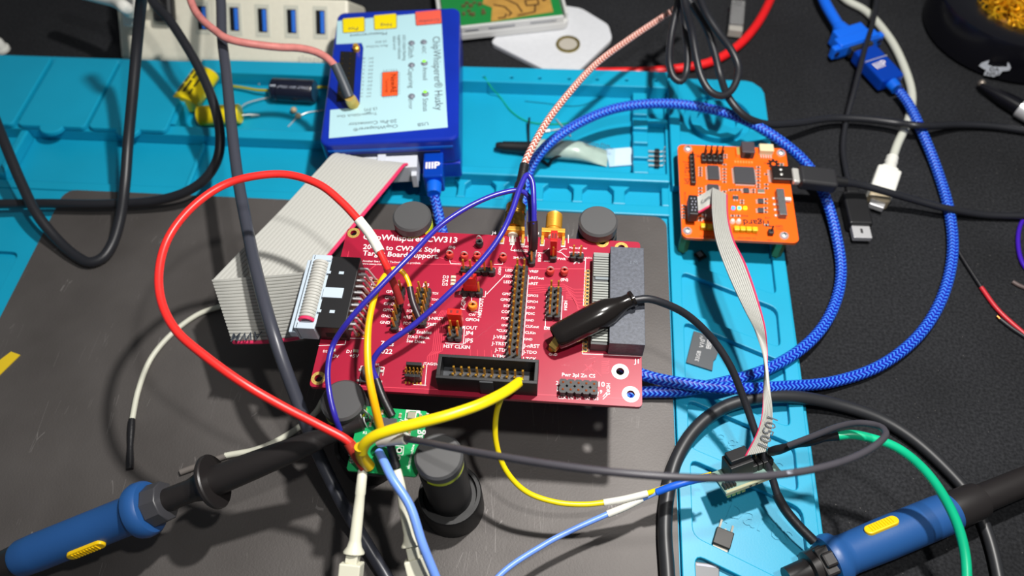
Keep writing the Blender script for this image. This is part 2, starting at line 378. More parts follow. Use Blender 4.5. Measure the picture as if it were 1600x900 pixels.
# rear rim with screw holes, compartments, ledges
hol = [circ((at(x, y, 10).x, at(x, y, 10).y), 0.9, 12) for x, y in ((756, 120), (799, 121), (843, 122), (889, 123), (933, 124), (979, 125), (1025, 126))]
obj('rear_rim', fill_plate([(-172, 164), (76, 164), (76, 176), (-172, 173.5)], hol, 2.0, 10.0, 0.4), TEAL, mat_t)
obj('rear_rim', MB().bx(-340, -172, 170.6, 173, 2, 9), TEAL, mat_t, 0.4)
for x0, x1, tx in ((-338, -253.5, None), (-251.2, -215.6, -233), (-213.8, -173.6, -193)):
    p = rrect(x0, x1, 119, 169.5, 2.5)
    m2 = MB(); m2.prism(p, 9.2, 12.0)
    if tx: m2.prism([(tx + 6.2 * math.cos(a), 119.6 + 5.4 * math.sin(a)) for a in [math.pi + math.pi * k / 14 for k in range(15)]], 9.2, 11.9)
    obj('compartment_lid', m2, TEAL, mat_t, 0.6)
mb = MB(); mb.bx(-340, -174, 126, 170.5, 2, 9.1); mb.bx(-174, -171.5, 125.5, 164, 2, 10); obj('lid_support', mb, TEAL, mat_t, 0.4)
mb = MB(); mb.bx(-340, -62, 119.2, 125.3, 2, 9.1); mb.bx(-64, -60, 84.5, 125.3, 2, 9); obj('tray_ledge', mb, TEAL, mat_t, 0.7)
mb = MB(); mb.bx(-60, 75, 101, 106.2, 2, 10); obj('tray_ledge', mb, TEAL, mat_t, 0.7)
mb = MB(); mb.bx(-251, -247, 89.5, 119, 2, 8.5); mb.bx(-158, -155.5, 89.5, 119, 2, 4.2); mb.bx(-340, -64, 84.3, 89.6, 2, 4.8); obj('front_tray', mb, TEAL, mat_t, 0.9)
mb = MB(); mb.bx(-60, 75, 84.3, 90, 2, 6)
for x0, x1 in ((-60, -56), (-43, -38), (-25, -20.5), (-7, -1.8), (11.2, 16.7), (29.7, 35.1), (48.6, 54.9), (71.5, 75)):
    mb.prism([(x0, 90), (x1, 90), (x1 - .6, 92), (x1 - .6, 98), (x1 + 2, 100.9), (x0 - 2, 100.9), (x0 + .6, 98), (x0 + .6, 92)] if x1 < 74 else [(x0, 90), (x1, 90), (x1, 100.9), (x0, 100.9)], 2, 6)
obj('tool_slot_rack', mb, TEAL, mat_t, 0.5)
mb = MB(); mb.bx(58.2, 65.5, 106.3, 163.8, 2, 6)
for y in range(6): mb.bx(58.2, 65.5, 107.5 + y * 9.6, 113.6 + y * 9.6, 5.9, 8.4)
mb.bx(65.6, 75.4, 143, 146, 2, 6); obj('notched_divider', mb, TEAL, mat_t, 0.5)
obj('divider_wall', MB().bx(76, 81, 99, 170, 5.0, 10), TEAL, mat_t, 0.5)

plate = obj('base_plate', fill_plate(rrect(-214.3, 73.4, -140, 83.6, 6), [], 4.5, 6.0, 0.15), plate_material())
tag(plate, 'dark grey metal base plate with hair scratches lying on the teal mat', 'plate')

# ------------------------------------------------------------------ magnetic board holders
ZB = 53.5
YEL = mat('lime_insert', (214, 226, 10), 0.4)
CAPM = mat('grey_black_cap', (72, 72, 73), 0.5, bump=0.2, bscale=2500, bdist=0.00005)
POSTM = mat('black_post', (20, 20, 21), 0.5)
def holder(px, py, label, out, r=7.3, cup=True):
    c = at(px, py, 59); t = thing('board_holder', label, 'holder', (c.x, c.y, 6), group=None)
    m = MB(); m.lathe([(0, 10.6), (0.6, 11.2), (15, 11.2), (16, 10.8), (16, 9.6), (14.2, 9.4)], (c.x, c.y, 6), n=40); obj('magnet_base', m, POSTM, t)
    m = MB(); m.lathe([(14.2, 7.7), (42, 7.7), (45.6, 7.4)], (c.x, c.y, 6), n=36); obj('post', m, POSTM, t)
    m = MB(); m.lathe([(45.6, 2.6), (48, 2.6)], (c.x, c.y, 6), n=16); obj('neck', m, YEL, t)
    a0 = math.radians(out); m = MB(); m.prism([(c.x + 7.3 * math.cos(a0 + a), c.y + 7.3 * math.sin(a0 + a)) for a in [-1.35 + 2.7 * k / 16 for k in range(17)]], 51.7, 54.4); m.lathe([(47.6, 6.6), (48.6, 6.6)], (c.x, c.y, 6), n=32); obj('grip_insert', m, YEL, t)
    m = MB(); m.lathe([(48.4, r - .4), (48.8, r), (52.2, r), (53, r - .75), (53, 0.01)], (c.x, c.y, 6), n=44); obj('cap', m, CAPM, t)
    return t
holder(643, 336, 'round black holder cap behind the red board left of the copper plugs', 35)
holder(935, 344, 'round black holder cap behind the red board right of the gold socket', 85)
holder(535, 624, 'round black holder at the lower left corner of the red board beside the green board', -80)
holder(685, 712, 'tall black holder in a wide cup at the right end of the green board', -40, 7.6)
# ------------------------------------------------------------------ red target board
P = 2.54
HDRM = mat('header_black', (30, 30, 32), 0.5, bump=0.3, bscale=1500, bdist=0.0001)
PCBR = mat('red_solder_mask', (156, 20, 50), 0.36, spec=0.5, var=0.05, vscale=60, coat=0.2)
PCBE = mat('board_edge', (190, 120, 90), 0.6)
TRACE = mat('red_trace', (216, 66, 86), 0.35)
rb = thing('carrier_board', 'large red circuit board full of headers and white lettering on black holders', 'circuit board', (0, 0, ZB))
ringpx = [((552.5, 364), 2.35, 1.25, GOLD), ((941, 378), 2.45, 1.3, GOLD), ((971, 387), 2.45, 1.3, GOLD), ((497.5, 591), 2.45, 1.35, GOLD), ((969, 580.5), 2.85, 1.4, TIN), ((985.5, 616), 2.85, 1.4, TIN)]
holes = []
for (x, y), ro, ri, m_ in ringpx:
    c = at(x, y, ZB); holes.append(circ((c.x, c.y), ri, 18))
obj('board', fill_plate(rpoly([(-55.5, -33.4), (55.5, -33.4), (55.5, 33.4), (-55.5, 33.4)], 1.6), holes, ZB - 1.6, ZB, 0.05), PCBR, rb)
PADC = mat('pale_gold_ring', (235, 200, 110), 0.35, 0.6); PADW = mat('tin_ring', (240, 238, 228), 0.35, 0.3)
for (x, y), ro, ri, m_ in ringpx:
    c = at(x, y, ZB); m = MB(); m.ring((c.x, c.y), ro, ri, ZB, ZB + 0.06, 32); obj('mounting_ring', m, PADC if m_ is GOLD else PADW, rb)
    v = MB()
    for k in range(8): v.lathe([(0, .14), (.03, .14)], (c.x + (ro + ri) / 2 * math.cos(k * .785), c.y + (ro + ri) / 2 * math.sin(k * .785), ZB + .06), n=8)
    obj('via_dots', v, mat('via_dark', (120, 90, 50), .5), rb)

# lettering
Z = ZB + 0.02
t1 = MB()
for s, a in (('ChipWhisperer CW313', (567, 374, 714, 379.5)), ('20-Pin to CW312 Style', (567, 389, 687, 394.3)), ('Target Board Support.', (566.4, 399, 685, 404))): ptext(t1, s, *a, Z, bold=0.9)
obj('title_lettering', t1, SILK, rb)
t2 = MB(); LAB = [
 ('Another fine NewAE Technology Inc. product.', 566.4, 409, 657.4, 412.5), ('www.newae.com', 566.4, 413.2, 596, 414.4),
 ('D3', 691.9, 435, 700.7, 435.3), ('D4', 691.5, 440.6, 700, 440.9), ('D5', 691, 446.2, 699.5, 446.5),
 ('(IN)', 700.7, 388, 711, 388.4), ('(IN)', 762.7, 390, 773, 390.4), ('(IN)', 876, 438.8, 887.6, 439.3), ('J4', 768, 366, 775, 366.3), ('J3', 836.5, 366.5, 842, 366.8),
 ('GND', 814, 386.3, 825.5, 386.8), ('SHUNTL', 803, 392.8, 825.5, 393.7), ('SHUNTH', 802, 404.2, 825.5, 405.1), ('PWR', 871.5, 406, 884, 406.6), ('JP6', 896, 411.2, 906, 411.6),
 ('Mount JP1 for', 889.5, 388.3, 917.5, 389.5), ('power from', 889.5, 395, 911, 396), ('nRSTA', 913, 404, 925, 404.6),
 ('LED1', 789.7, 424, 803, 424.6), ('LED2', 788, 433.3, 802, 434), ('LED3', 787, 442.4, 801.6, 443),
 ('VREF', 826.6, 425.7, 841, 426.4), ('nRSTout', 826.6, 435.8, 850, 436.8), ('nRST', 826.6, 444.7, 840.4, 445.3), ('GPIO2', 824, 463.4, 841, 464.2), ('GPIO4', 823.5, 472.8, 840.4, 473.6),
 ('CIPO', 822.9, 482.2, 836, 482.8), ('PDIC', 822.2, 491.6, 835.4, 492.2), ('GND', 821.6, 502, 834, 502.5), ('CLKout', 821, 511.7, 842, 512.6), ('CLKin', 820.3, 521.5, 836.7, 522.3), ('GND', 819, 531.6, 831.7, 532.2),
 ('J-nRST', 817.8, 542.8, 843, 544), ('J-TDO', 817.2, 552.2, 838.5, 553.2), ('J-TCK', 816, 563, 838, 564),
 ('GPIO1', 784.6, 461, 801.5, 461.8), ('GPIO3', 782, 470, 800.3, 470.8), ('SCK', 786.5, 479.6, 798.4, 480.2), ('COPI', 783.3, 489, 798.4, 489.7), ('PDID', 783.3, 499, 796.5, 499.6), ('GND', 783.3, 509.6, 795.2, 510.2),
 ('*CLKin', 775.8, 518.2, 795.2, 519.1), ('J-VREF', 770, 528.8, 794, 530), ('J-TRST', 768, 538.8, 792, 540), ('J-TDI', 773, 548.9, 791.2, 549.8), ('J-TMS', 769, 559.2, 790.8, 560.2),
 ('Extra', 850, 514.8, 867, 515.6), ('GND', 857.4, 555.4, 870.6, 556),
 ('GPIO1', 603, 457.8, 623, 458.8), ('GPIO2', 601, 467.2, 621, 468.2), ('GPIO3', 599.2, 476.6, 619, 477.6), ('GPIO4', 598, 486.2, 617.5, 487.2), ('GND', 595.6, 495.6, 610.5, 496.3), ('GND', 593.5, 505.6, 608.8, 506.3), ('HDR3', 610.7, 515.8, 628, 516.7),
 ('TDI', 675, 460, 684.2, 460.5), ('TDO', 674, 469.5, 685.3, 470.1), ('TMS', 673.4, 479, 684, 479.6), ('TCK', 671, 489, 682, 489.6), ('J-NRST', 669, 499.4, 693, 500.6), ('TRST', 667, 508.4, 682, 509.2),
 ('SCK', 635, 487.6, 646.4, 488.2), ('nRST', 630.7, 497.1, 645.7, 497.9), ('PDIC', 630, 507, 645, 507.8), ('COPI', 637, 478, 648, 478.6), ('CIPO', 637.5, 468, 650, 468.6), ('VCC', 619, 446, 628, 446.4), ('JP3', 660, 447, 670, 447.5),
 ('JP3 Enables', 637.6, 520.2, 674, 522), ('JTAG Mode.', 636.3, 528, 671.5, 529.8), ('See Docs.', 635, 534.8, 664.6, 536.4), ('7pcs', 594.3, 540, 617, 541.2), ('2022', 589.3, 552, 617, 553.4),
 ('D2', 504.6, 550.4, 511, 550.8), ('-3.3V', 513.4, 558.4, 529, 559.2), ('D1', 541, 551.4, 548.5, 552), ('+5V', 546, 558.4, 560, 559.2), ('Reset', 577, 570.6, 592.5, 571.4), ('JTAG/SWD', 661, 570, 692, 571.6),
 ('J1', 990.7, 567.7, 998, 568.1), ('2', 868.5, 601, 872.5, 601.2), ('1', 870, 611, 872, 611.1), ('10', 935.4, 604, 945, 604.5), ('9', 937, 615, 941, 615.2), ('CLK D0  D1  D2  D3', 872, 623, 935, 625.4), ('Pwr 3pl Zn CS', 878, 588, 930, 590.4),
 ('JP4', 726.7, 523, 739, 523.7), ('JP5', 725.5, 534.8, 738.6, 535.5), ('HST CLKIN', 693, 543.3, 734, 545.3), ('CLKOUT', 712, 513.6, 745.5, 515.2), ('CW', 732.4, 493.4, 743, 494), ('GPIO4', 727.3, 501.4, 748.7, 502.4), ('JP2', 717, 459.4, 725, 459.9),
 ('HDR7', 779.4, 417, 777.8, 429.5), ('HDR4', 881.8, 470, 881, 485), ('NRSTOUT', 751.5, 496, 756, 466), ('T-GP4', 726, 486, 728.6, 464), ('HDR2', 947.8, 599, 947.5, 617), ('HDR8', 840.8, 395, 840.4, 409)]
for s, x0, y0, x1, y1 in LAB: ptext(t2, s, x0, y0, x1, y1, Z, bold=0.8, maxh=1.9)
obj('board_lettering', t2, SILK, rb)
t3 = MB()
for pts in (((803, 378.5), (798, 391), (826, 394)), ((840, 395), (849, 395.5), (858, 388)), ((871, 393.5), (877, 394.5), (885, 401.5), (892, 402)), ((874, 392.5), (880, 389), (886, 389.3)), ((702, 405), (704, 412), (720, 412.5)), ((786, 407), (785, 413), (772, 413.2)), ((790, 429), (760, 460)), ((573, 540), (581.5, 433), (585, 433), (577.5, 496)),
            ((563, 433), (585, 433.5), (570, 529), (541, 528.5), (539, 538.5), (498, 540)), ((915, 404), (911.5, 478)), ((911, 530), (910, 553), (1002, 557)), ((563, 587), (564, 572), (567, 572)), ((592, 573), (600.5, 574.2), (598, 587)), ((563, 598), (562, 602)), ((575, 602), (595, 604), (597, 595)),
            ((646, 601), (666, 602)), ((667, 570), (664, 603)), ((874, 616), (934, 618.5), (935, 612)), ((874, 615), (876, 594), (879, 592)), ((942, 620), (948, 613)), ((942, 624), (951, 615)), ((696, 536), (724, 538), (726, 510)), ((726, 462), (758, 464), (759, 455)), ((737, 464), (736, 487), (748, 488), (750, 464)), ((680, 505), (666, 512), (643, 511)), ((826, 430), (816, 556)), ((631, 450), (622, 508)), ((854, 460), (852, 511), (876, 513), (879, 462)), ((880, 470), (880, 470.5)), ((891, 405), (914, 406.5)), ((850, 408), (868, 408.8), (870, 402)), ((826, 407), (836, 407.5), (839, 385)), ((720, 425.5), (772.5, 427.5), (774, 419)),
            ((776, 378), (779, 366)), ((786, 377), (786, 366)), ((796, 378), (797, 367)), ((806, 378), (805, 367)), ((813, 378), (816, 367)), ((825, 378), (825, 367)), ((838, 380), (840, 367)), ((849, 380), (849, 367)), ((878, 380), (879, 368)), ((888, 380), (888, 367)), ((921, 430), (920, 550))):
    line_strip(t3, ats([(x, y, Z) for x, y in pts]), 0.22, Z)
obj('outline_marks', t3, SILK, rb)
t4 = MB()
for k in range(9):
    x = 833 + k * 3.2; y = 447 + k * 3.6
    line_strip(t4, ats([(826 if k < 4 else 884, y if k < 4 else 450 + k * 2, Z), (880 + k * 2, 444 + k * 3.0, Z), (896 + k * 1.5, 452 + k * 5.2, Z), (912, 452 + k * 5.2, Z)]), 0.16, Z - .01, .03)
for k in range(6): line_strip(t4, ats([(667 + 3.1 * k, 568 - 0.2 * k, Z), (668 + 3.1 * k, 557 - k, Z), (676 + 3 * k, 548, Z), (681 + 2.6 * k, 500 + k * 3, Z), (690 + 2 * k, 485, Z)]), 0.16, Z - .01, .03)
for k in range(7): line_strip(t4, ats([(940, 565 + 3 * k, Z), (950 - (k % 3) * 2, 565 + 3 * k, Z), (952, 563 + 3 * k, Z)]), 0.15, Z - .01, .03)
for k in range(6): line_strip(t4, ats([(910 + k * 4, 567 + k * 2.2, Z), (922 + k * 4 - 2, 578 + k * 2, Z)] if k % 2 else [(910 + k * 3, 582 - k * 1.5, Z), (930 - k, 564 + k, Z)]), 0.15, Z - .01, .03)
for k in range(5): line_strip(t4, ats([(735 + 11 * k, 546 + k * .4, Z), (735 + 11 * k, 558, Z)]), 0.13, Z - .01, .03)
line_strip(t4, ats([(573, 425, Z), (590, 412, Z), (700, 413, Z), (830, 420, Z), (915, 420, Z)]), .3, Z - .01, .03); line_strip(t4, ats([(685, 402, Z), (720, 411, Z)]), .2, Z - .01, .03); line_strip(t4, ats([(506, 601, Z), (690, 609, Z), (1000, 624, Z)]), .2, Z - .01, .03); line_strip(t4, ats([(545, 392, Z), (520, 530, Z)]), .2, Z - .01, .03)
obj('copper_traces', t4, TRACE, rb)

def pin(m, x, y, z0, z1, w=0.64):
    m.box((x, y, (z0 + z1) / 2 - .15), (w, w, z1 - z0 - .3)); m.add([(x - w / 2, y - w / 2, z1 - .3), (x + w / 2, y - w / 2, z1 - .3), (x + w / 2, y + w / 2, z1 - .3), (x - w / 2, y + w / 2, z1 - .3), (x, y, z1)], [(0, 1, 4), (1, 2, 4), (2, 3, 4), (3, 0, 4)])
def header(par, x0, y0, nx, ny, dx=P, dy=-P, h=2.5, tip=8.5, zb=ZB, rz=None, pm=None, bm=None, name='pin_header', skip=(), pins=True):
    b = MB(); p = MB()
    for i in range(nx):
        for j in range(ny):
            x, y = x0 + i * dx, y0 + j * dy; a = abs(dx) / 2; q = abs(dy) / 2
            b.prism([(x - a, y - q * .55), (x - a * .6, y - q), (x + a * .6, y - q), (x + a, y - q * .55), (x + a, y + q * .55), (x + a * .6, y + q), (x - a * .6, y + q), (x - a, y + q * .55)], zb, zb + h)
            if pins and (i, j) not in skip: pin(p, x, y, zb + h - .1, zb + tip)
    o = obj(name, b, bm or HDRM, par)
    if p.v: obj('header_pins', p, pm or GOLD, o)
    return o
header(rb, 10.96, 17.26, 2, 15)
header(rb, 23.58, 8.76, 2, 5)
h3 = at(623, 437.7, ZB + 8.5); header(rb, h3.x, h3.y, 1, 7)
j3 = at(653.3, 439.4, ZB + 8.5); header(rb, j3.x, j3.y, 2, 6)
q = at(880, 597, ZB + 3); header(rb, q.x, q.y, 5, 2, h=3.0, tip=3.5, name='socket_header', pm=mat('orange_contacts', (225, 110, 50), .35, .7))
q = at(725, 421, ZB + 2); header(rb, q.x, q.y, 5, 1)
q = at(727, 457, ZB + 1); header(rb, q.x, q.y, 3, 1)
q = at(704, 525, ZB + 2); header(rb, q.x, q.y + P, 2, 2)
q = at(831.5, 398, ZB + 2.5); header(rb, q.x, q.y + P * 1.0, 1, 3, h=2.2)
q = at(864.5, 400, ZB + 2.5); header(rb, q.x, q.y + P, 1, 2)
q = at(896, 399, ZB + 2.5); header(rb, q.x, q.y, 2, 1, tip=9)
# red jumpers
def jumper(c, d, label=None):
    m = MB(); m.box(c, d); m.box((c[0], c[1] - d[1] / 2, c[2] - .6), (d[0] * .8, .3, 1.2)); o = obj('jumper', m, REDP, rb, 0.25)
    k = MB(); k.box((c[0] - d[0] * .22, c[1], c[2] + d[2] / 2), (.9, d[1] * .5, .05)); k.box((c[0] + d[0] * .22, c[1], c[2] + d[2] / 2), (.9, d[1] * .5, .05)); obj('jumper_slot', k, mat('dark_red', (120, 10, 10), .5), o); return o
q = at(738, 458, ZB); jumper((q.x - .4, q.y + .3, ZB + 6.6), (4.9, 2.4, 8))
q = at(714, 520, ZB); jumper((q.x - .3, q.y + 2.4, ZB + 6.4), (4.9, 2.4, 7.8))
q = at(864.5, 403, ZB); jumper((q.x, q.y + 1.6, ZB + 7), (2.4, 4.9, 9))
# test point loops
def test_point(px, py, m_, r=1.45, big=1.0):
    c = at(px, py, ZB + 2.6); m = MB(); m.lathe([(0, .9), (.5, .9), (.7, r * .92), (1.2, r), (2.6, r), (3.0, r * .85), (3.0, .55), (2.4, .5)], (c.x, c.y, ZB), n=20, caps=False); o = obj('test_point', m, m_, rb)
    w = MB(); w.tube([Vector((c.x + 1.15 * math.cos(a), c.y, ZB + 2.6 + 1.9 * big * math.sin(a))) for a in [math.pi * k / 10 for k in range(11)]], .22, 6); obj('wire_loop', w, TIN, o)
TPR = mat('red_test_point', (205, 60, 52), .45)
for x, y in ((702.5, 396), (725.5, 398), (745.7, 398), (786, 400), (860, 421.5), (882, 422)): test_point(x, y, TPR)
test_point(749, 378, mat('black_test_point', (35, 35, 37), .5), 1.45, 2.0)
test_point(738.5, 476, mat('orange_test_point', (240, 130, 20), .45), 1.7)
c = at(862, 546, ZB); m = MB(); m.lathe([(0, 1.1), (.6, 1.1), (.8, .9), (2.8, .9), (3, .5)], (c.x, c.y, ZB), n=16); obj('ground_post', m, GOLD, rb)
# small parts
def led(par, px, py, z, m_, l=1.9, w=1.1, rz=0.0):
    c = at(px, py, z); b = MB(Matrix.Translation(c) @ Matrix.Rotation(rz, 4, 'Z')); b.box((0, 0, .3), (l * .55, w * .8, .6)); o = obj('led', b, m_, par)
    e = MB(Matrix.Translation(c) @ Matrix.Rotation(rz, 4, 'Z')); e.box((-l * .36, 0, .2), (l * .24, w, .4)); e.box((l * .36, 0, .2), (l * .24, w, .4)); obj('solder_pads', e, TIN, o)
LEDOFF = mat('led_clear', (226, 214, 170), .4); LEDGRN = mat('led_green_lit', (190, 255, 90), .4, emit=(170, 255, 60), estr=1.6)
for x, y in ((708.5, 433.5), (708.3, 439), (708, 444.5)): led(rb, x, y, ZB, LEDOFF)
led(rb, 520.5, 547.5, ZB, LEDGRN); led(rb, 556, 549, ZB, LEDOFF)
c = at(579, 588, ZB); m = MB(); m.bx(c.x - 3.2, c.x + 3.2, c.y - 3, c.y + 3, ZB, ZB + 1.6); o = obj('reset_button', m, mat('button_body', (70, 70, 74), .4, .4), rb, .3)
m = MB(); m.lathe([(0, 2.9), (.8, 2.9), (2.4, 2.2), (2.8, 1.8), (2.8, 0.01)], (c.x, c.y, ZB + 1.5), n=8); obj('button_cap', m, mat('button_grey', (74, 74, 78), .35), o)
m = MB()
for sx in (-1, 1):
    for sy in (-1, 1): m.box((c.x + sx * 3.7, c.y + sy * 2, ZB + .3), (1.2, .8, .5))
obj('button_leads', m, TIN, o)
c = at(648, 586, ZB); m = MB(); m.bx(c.x - 2.6, c.x + 2.6, c.y + 1.4, c.y + 2.6, ZB, ZB + 4.6); m.bx(c.x - 2.6, c.x + 2.6, c.y - 2.6, c.y - 1.6, ZB, ZB + 4.0); m.bx(c.x - 2.6, c.x + 2.6, c.y - 2.5, c.y + 2.5, ZB, ZB + 1.2); m.box((c.x, c.y - 2.6, ZB + 2.4), (1.8, .8, 4.6)); o = obj('debug_connector', m, BLACKP, rb, .1)
m = MB()
for i in range(5):
    for j in (-.64, .64): pin(m, c.x - 2.54 + 1.27 * i, c.y + j, ZB + 1, ZB + 4.4, .42)
for i in range(5): m.box((c.x - 2.54 + 1.27 * i, c.y - 3.1, ZB + .2), (.5, .8, .3)); m.box((c.x - 2.54 + 1.27 * i, c.y + 3.1, ZB + .2), (.5, .8, .3))
obj('header_pins', m, GOLD, o)

# twenty-pin box header
x0, x1, yc = -6.87 - 5.0, -6.87 + 9 * P + 5.1, -27.33; zt = ZB + 9.2
m = MB(); m.bx(x0, x1, yc - 4.4, yc - 3.3, ZB, zt); m.bx(x0, x1, yc + 3.3, yc + 4.4, ZB, zt); m.bx(x0, x0 + 1.2, yc - 3.4, yc + 3.4, ZB, zt); m.bx(x1 - 1.2, x1, yc - 3.4, yc + 3.4, ZB, zt); shr = obj('box_header', m, BLACKP, rb, .15)
m = MB(); m.bx(x0 + .5, x1 - .5, yc - 4.0, yc + 4.0, ZB, ZB + 2); obj('header_floor', m, mat('floor_grey', (62, 64, 68), .35), shr)
m = MB()
for i in range(10):
    for j in (-26.06, -28.6): pin(m, -6.87 + i * P, j, ZB + 1.9, ZB + 7.0)
obj('header_pins', m, GOLD, shr)
m = MB(); m.bx((x0 + x1) / 2 - 2.2, (x0 + x1) / 2 + 2.2, yc - 4.9, yc - 4.3, ZB + .5, zt - .3); m.bx((x0 + x1) / 2 - 2.2, (x0 + x1) / 2 + 2.2, yc - 3.4, yc - 3.0, ZB + 2, zt - 2); obj('keying_slot', m, mat('slot_grey', (52, 54, 58), .4), shr, .1)

# right angle twenty-pin header on the left edge, with the grey plug in it
a = at(520, 401, ZB + 9); b_ = at(564, 401, ZB + 9); yT = (a.y + b_.y) / 2; xL, xR = a.x, b_.x; yB = at(518, 512, ZB + 9).y
m = MB(); m.bx(xL, xR, yB, yT, ZB + .2, ZB + 9)
hd = obj('angled_box_header', m, BLACKP, rb, .3)
m = MB(); L_ = yT - yB
for f0, f1 in ((.33, .55),): m.bx(xL - .2, xL + 6.8, yT - L_ * .60, yT - L_ * .46, ZB + 8.6, ZB + 9.35)
for f in (.235, .78): m.bx(xL + 3.6, xL + 5.4, yT - L_ * (f + .025), yT - L_ * (f - .015), ZB + 8.9, ZB + 9.08); m.bx(xL - .6, xL + .7, yT - L_ * (f + .025), yT - L_ * (f - .015), ZB + 8.7, ZB + 9.1)
obj('latch_tabs', m, mat('grey_blue_plastic', (182, 196, 208), .45), hd, .1)
m = MB(); m.bx(xL + 2.6, xR - .5, yT - L_ * .999 - .15, yT - L_ * .985, ZB + 2.6, ZB + 5.0); obj('header_slot', m, mat('pitch_black', (6, 6, 6), .8), hd)
m = MB(); yy0 = yT - (L_ - 9 * P) / 2 - .3
for i in range(10):
    y = yy0 - i * P
    m.obox((xR - .5, y, ZB + 6.9), (xR + 2.6, y, ZB + 6.9), .64, .64); m.obox((xR + 2.6, y, ZB + 7.1), (xR + 4.6, y, ZB + .2), .64, .64)
    m.obox((xR - .5, y - .5, ZB + 4.4), (xR + 1.4, y - .5, ZB + 4.4), .64, .64); m.obox((xR + 1.4, y - .5, ZB + 4.6), (xR + 2.1, y - .5, ZB + .2), .64, .64)
obj('header_pins', m, STEEL, hd)
m = MB()
for i in range(10):
    y = yy0 - i * P
    for x in (xR + 4.7, xR + 2.1): m.ring((x, y - .2), .8, .45, ZB, ZB + .08, 12)
obj('solder_rings', m, GOLD, hd)
HEADL = (xL, xR, yB, yT)

# card edge socket on the right
a = at(954, 385, ZB + 7.8); b_ = at(1005, 387, ZB + 7.8); c = at(953, 536, ZB + 7.8)
SX0, SX1, SY1, SY0 = a.x, b_.x, a.y, c.y
m = MB(); m.bx(SX0, SX1 + .2, SY0, SY1, ZB, ZB + 7.8); sock = obj('edge_socket', m, mat('socket_black', (74, 78, 88), .5, var=.3, vscale=900, bump=.4, bscale=2500, bdist=.0001), rb, .15)
a = at(927, 393, ZB + 5); CX0 = a.x
m = MB(); m.bx(CX0, SX0, SY0 + 1, SY1 - 1.2, ZB, ZB + 4.6); obj('contact_block', m, mat('contact_grey', (70, 72, 72), .5), sock, .1)
m = MB(); n = 34; pit = (SY1 - 2.2 - SY0 - 1.6) / n
for i in range(n):
    y = SY1 - 2.0 - pit * (i + .5)
    if i in (9, 10): continue
    m.bx(CX0 + .3, SX0 - .1, y - pit * .34, y + pit * .34, ZB + 4.5, ZB + 5.2)
m.bx(CX0 + .2, SX0, SY1 - 2.2, SY1 - 1.2, ZB + 4.5, ZB + 5.3)
obj('contact_fins', m, mat('fin_grey', (140, 143, 138), .5, .2), sock)
m = MB(); y = SY1 - 2.0 - pit * 10; m.bx(CX0 + 1, SX0, y - .1, y + pit * .9, ZB + 4.6, ZB + 5.1); obj('contact_key', m, mat('key_grey', (120, 128, 132), .5), sock)
m = MB(); g = MB()
for i in range(24):
    y = SY1 - 6 - i * 1.55
    if y < SY0 + 1: break
    m.lathe([(0, .55), (.12, .55)], (CX0 - 1.5, y, ZB), n=10); g.ring((CX0 - 1.5, y), .78, .55, ZB, ZB + .1, 12); g.lathe([(0, .3), (.15, .3)], (CX0 - 2.5, y - .7, ZB), n=8)
obj('pin_holes', m, mat('hole_dark', (40, 30, 30), .6), sock); obj('solder_rings', g, PADC, sock)
text_m = MB(); ptext(text_m, 'LM', 985, 413, 996, 413.5, ZB + 7.82); obj('moulded_lettering', text_m, mat('mould_grey', (96, 102, 112), .5), sock)

# edge-launch coax sockets
def sma(px, label=None):
    c = at(px, 366, ZB + .8); x = c.x; y = 33.4; z = ZB + .2
    m = MB(); m.bx(x - 4.4, x + 4.4, y + .1, y + 1.9, z - 3.2, z + 3.4)
    for s in (-1, 1): m.bx(x + s * 3.9 - .55, x + s * 3.9 + .55, y - 3.6, y + .2, ZB + .02, ZB + 1.2)
    o = obj('coax_socket', m, GOLD, rb, .15)
    m = MB(); pr = [(0, 2.6), (1.6, 2.6), (1.7, 3.0)]
    for k in range(9): pr += [(1.9 + k * .72, 3.15), (2.2 + k * .72, 2.85)]
    pr += [(8.6, 3.0), (8.9, 2.7), (8.9, 2.2), (5, 2.1)]
    m.lathe(pr, (x, y + 1.8, z), (0, 1, 0), 28); obj('threaded_barrel', m, GOLD, o)
    m = MB(); m.lathe([(0, 1.9), (.7, 1.9)], (x, y - .5, z + .3), (0, 1, 0), 20); obj('insulator', m, mat('ptfe', (226, 216, 196), .5), o)
    m = MB(); m.bx(x - .5, x + .5, y - 3.6, y - .4, ZB + .02, ZB + .9); 
    for s in (-1, 1): m.bx(x + s * 3.9 - .85, x + s * 3.9 + .85, y - 4.2, y - 1.2, ZB + .01, ZB + .35)
    m.bx(x - .9, x + .9, y - 4.4, y - 1.5, ZB + .01, ZB + .3); obj('solder_joints', m, TIN, o, .2)
    return x, y + 1.8, z
sma1 = sma(801.5); sma2 = sma(864.5)

# ------------------------------------------------------------------ green breakout board
gz = ZB
GRN = mat('green_solder_mask', (12, 150, 84), .3, var=.06, vscale=80, coat=.2)
gA, gB, gC = at(541, 735, gz), at(651, 745, gz), at(672.5, 643, gz)
e1 = (gB - gA).normalized(); ang = math.atan2(e1.y, e1.x); gw = (gB - gA).length; e2 = Vector((-e1.y, e1.x, 0)); gh = (gC - gB).dot(e2); 
gc = gA + e1 * gw / 2 + e2 * gh / 2
gb = thing('breakout_board', 'small green circuit board with soldered wires between two black holders', 'circuit board', (gc.x, gc.y, gz), ang)
GM = Matrix.Translation(gc) @ Matrix.Rotation(ang, 4, 'Z')
def G(px, py, z=gz): v = GM.inverted() @ at(px, py, z); return v.x, v.y
m = fill_plate(rrect(-gw / 2, gw / 2, -gh / 2, gh / 2, 1.0), [circ(G(624, 703.5), .55, 14), circ(G(621.5, 715.5), .55, 14)], -1.0, 0, .04)
